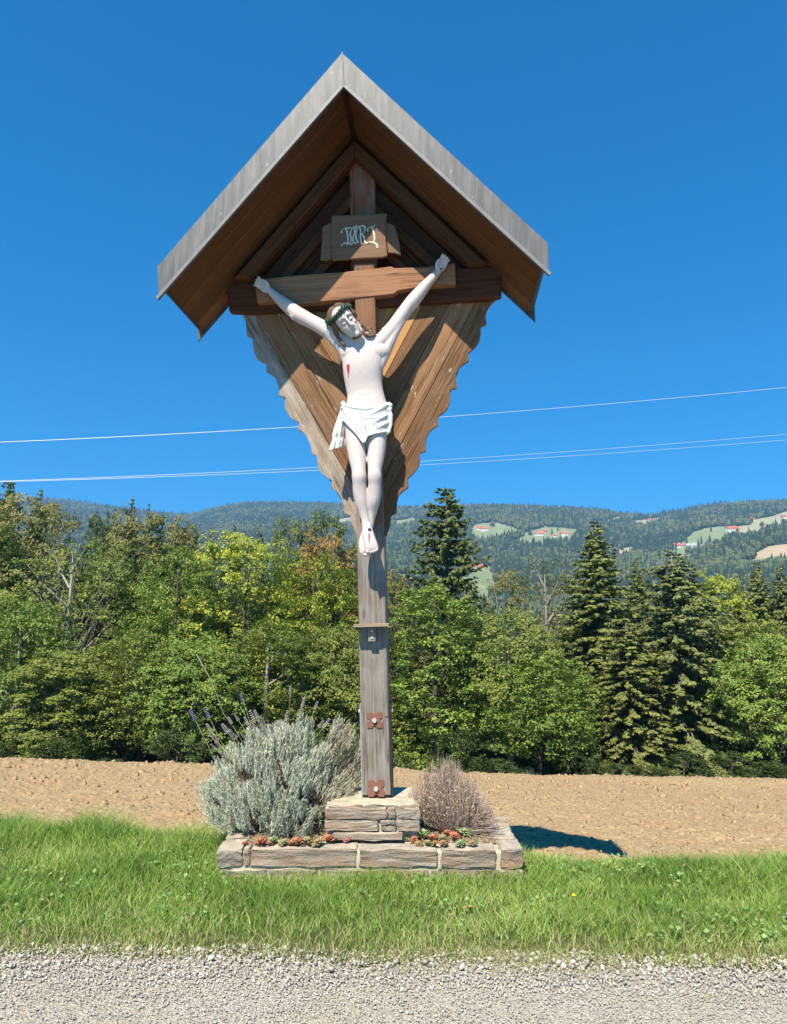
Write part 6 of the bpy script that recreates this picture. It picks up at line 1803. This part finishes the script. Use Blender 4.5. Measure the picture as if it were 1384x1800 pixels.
# farmhouses on the slopes
M_WALL = m_plain('white_house_wall', (0.72, 0.69, 0.62), 0.9, var=0.08, scale=.4)
M_ROOFR = m_plain('red_tile_roof', (0.46, 0.12, 0.055), 0.85, var=0.2, scale=.6)
M_ROOFG = m_plain('grey_roof', (0.36, 0.36, 0.36), 0.8, var=0.1, scale=.4)
M_WIN = m_plain('dark_window', (0.03, 0.035, 0.04), 0.2)
M_WOODH = m_plain('barn_boards', (0.16, 0.10, 0.06), 0.9, scale=.6)
def house(u, v, L_, W_, h, rot, lab, roofm=None, wallm=None):
    L_, W_, h = L_ * .85, W_ * .85, h * .85
    p = hill_pt(u, v)
    if p is None: return
    o = empty('farmhouse', Matrix.Translation((p.x, p.y, float(hill_z(np.array(p.x), np.array(p.y))) - .6)) @ Matrix.Rotation(R(rot), 4, 'Z'), lab, 'house', 'farmhouses on the far hillside')
    a, b = L_ / 2, W_ / 2; rh = W_ * .42
    V = [(-a, -b, -3), (a, -b, -3), (a, b, -3), (-a, b, -3), (-a, -b, h), (a, -b, h), (a, b, h), (-a, b, h), (-a, 0, h + rh), (a, 0, h + rh)]
    wo = mesh_obj('wall', V, [(0, 1, 5, 4), (2, 3, 7, 6), (1, 2, 6, 9, 5), (3, 0, 4, 8, 7), (3, 2, 1, 0)], wallm or M_WALL, o)
    e = .9; t_ = .35; k = (rh) / b
    V = [(-a - e, -b - e, h - e * k + .15), (a + e, -b - e, h - e * k + .15), (a + e, 0, h + rh + .15), (-a - e, 0, h + rh + .15), (a + e, b + e, h - e * k + .15), (-a - e, b + e, h - e * k + .15)]
    V += [(x_, y_, z_ + t_) for x_, y_, z_ in V]
    mesh_obj('roof', V, [(0, 3, 2, 1), (3, 5, 4, 2), (6, 7, 8, 9), (9, 8, 10, 11), (0, 1, 7, 6), (5, 11, 10, 4), (0, 6, 9, 3), (3, 9, 11, 5), (1, 2, 8, 7), (2, 4, 10, 8)], roofm or M_ROOFR, o)
    nw = max(2, int(L_ / 4))
    for i in range(nw):
        x0 = -a + L_ * (i + .5) / nw
        for zz in ((1.2, 2.6), (3.9, 5.2))[:2 if h > 5.5 else 1]:
            mesh_obj('window', [(x0 - .6, -b - .06, zz[0]), (x0 + .6, -b - .06, zz[0]), (x0 + .6, -b - .06, zz[1]), (x0 - .6, -b - .06, zz[1]), (x0 - .6, -b + .1, zz[0]), (x0 + .6, -b + .1, zz[0]), (x0 + .6, -b + .1, zz[1]), (x0 - .6, -b + .1, zz[1])],
                     [(0, 1, 2, 3), (0, 4, 5, 1), (1, 5, 6, 2), (2, 6, 7, 3), (3, 7, 4, 0)], M_WIN, o)
    box('chimney', (a * .3, -.5, h + rh * .4), (a * .3 + 1, .5, h + rh + 1.8), wallm or M_WALL, o, bevel=0)
HS = [(852, 933, 20, 11, 6, 10, 'red roofed farmhouse on the left meadow just right of the ragged spruce'), (842, 931, 12, 9, 5, -20, 'small red roofed house left of the farmhouse on the first meadow'),
      (948, 942, 22, 11, 6, 5, 'long red roofed farmhouse at the left of the central hamlet'), (957, 938, 14, 9, 5, 30, 'red roofed outbuilding behind the long central farmhouse'), (992, 942, 15, 10, 6, 0, 'white house with red roof alone right of the central hamlet'), (975, 944, 12, 8, 4, 15, 'low red roofed shed in the middle of the central hamlet'),
      (1144, 918, 17, 11, 7, 10, 'pale orange house high on the wooded slope near the saddle'), (1192, 963, 20, 11, 5, 8, 'red roofed farmhouse below the slanting green meadow'), (1216, 962, 22, 9, 4, -8, 'long grey roofed barn right of the lower red farmhouse'),
      (1288, 934, 26, 12, 5, 5, 'big bright red roof at the top of the slanting meadow'), (1320, 917, 14, 11, 7, 10, 'white house near the crest at the upper right'), (1303, 950, 8, 6, 3, 0, 'tiny hut below the big bright red roof'),
      (706, 912, 18, 10, 4, 0, 'low pale house on the slope just right of the boards'), (822, 1004, 18, 10, 5, 15, 'red roofed house low in the valley right of the ragged spruce'), (845, 1001, 16, 10, 5, -10, 'second valley house with brownish roof beside the low meadow'),
      (965, 1004, 20, 12, 6, 25, 'valley house with red roof peeping through the airy tree'), (1000, 1008, 16, 9, 4, 0, 'grey roofed valley barn right of the peeping red roof'),
      (1068, 912, 10, 8, 4, 0, 'small pale house near the crest left of the saddle'), (1380, 912, 14, 9, 5, 0, 'reddish farm building at the right edge near the crest')]
for h_ in HS: house(*h_, roofm=M_ROOFG if 'grey' in h_[6] else None)

# ------------------------------------------------------------------ power lines
M_WIRE = m_plain('aluminium_cable', (0.62, 0.62, 0.62), 0.4, 0.2, var=0.05)
def wire(pts, D, lab, r):
    # parabola through measured points, continued to both sides
    us = [p[0] for p in pts]; vs = [p[1] for p in pts]
    cf = np.polyfit(us, vs, 2)
    P_ = []
    for u in np.linspace(-700, 2100, 90):
        v = float(np.polyval(cf, u)); P_.append(on_y(u, v, D + (u - 692) * .004))
    mb = MB(); mb.tube(P_, r, 5); mb.build('power_line', M_WIRE, None, label=lab, cat='cable', group='overhead power lines behind the shrine')
wire([(0, 777), (260, 766), (520, 751), (790, 731), (1050, 712), (1384, 681)], 42, 'uppermost power line crossing behind the boards', .017)
wire([(0, 846), (280, 835), (555, 822), (740, 810), (1050, 791), (1384, 763)], 42, 'middle power line, upper one of the close pair', .011)
wire([(0, 847), (280, 838), (555, 827), (740, 817), (1050, 799), (1384, 773)], 43, 'lowest power line, lower one of the close pair', .011)

# ------------------------------------------------------------------ air
hz = bpy.data.materials.new('haze_air'); hz.use_nodes = True; ht = hz.node_tree; ht.nodes.clear()
ho = ht.nodes.new('ShaderNodeOutputMaterial'); hv = ht.nodes.new('ShaderNodeVolumePrincipled')
hv.inputs['Color'].default_value = (0.33, 0.65, 1.0, 1); hv.inputs['Density'].default_value = 0.00015; hv.inputs['Anisotropy'].default_value = 0.0
ht.links.new(hv.outputs[0], ho.inputs['Volume'])
x0, x1, y0, y1, z0, z1 = -4300, 4300, -40, 5400, -620, 430
V = [(x, y, z) for x in (x0, x1) for y in (y0, y1) for z in (z0, z1)]
mesh_obj('haze', V, [(0, 1, 3, 2), (4, 6, 7, 5), (0, 4, 5, 1), (2, 3, 7, 6), (0, 2, 6, 4), (1, 5, 7, 3)], hz, None, kind='stuff', label='thin blue haze over the valley', cat='haze')
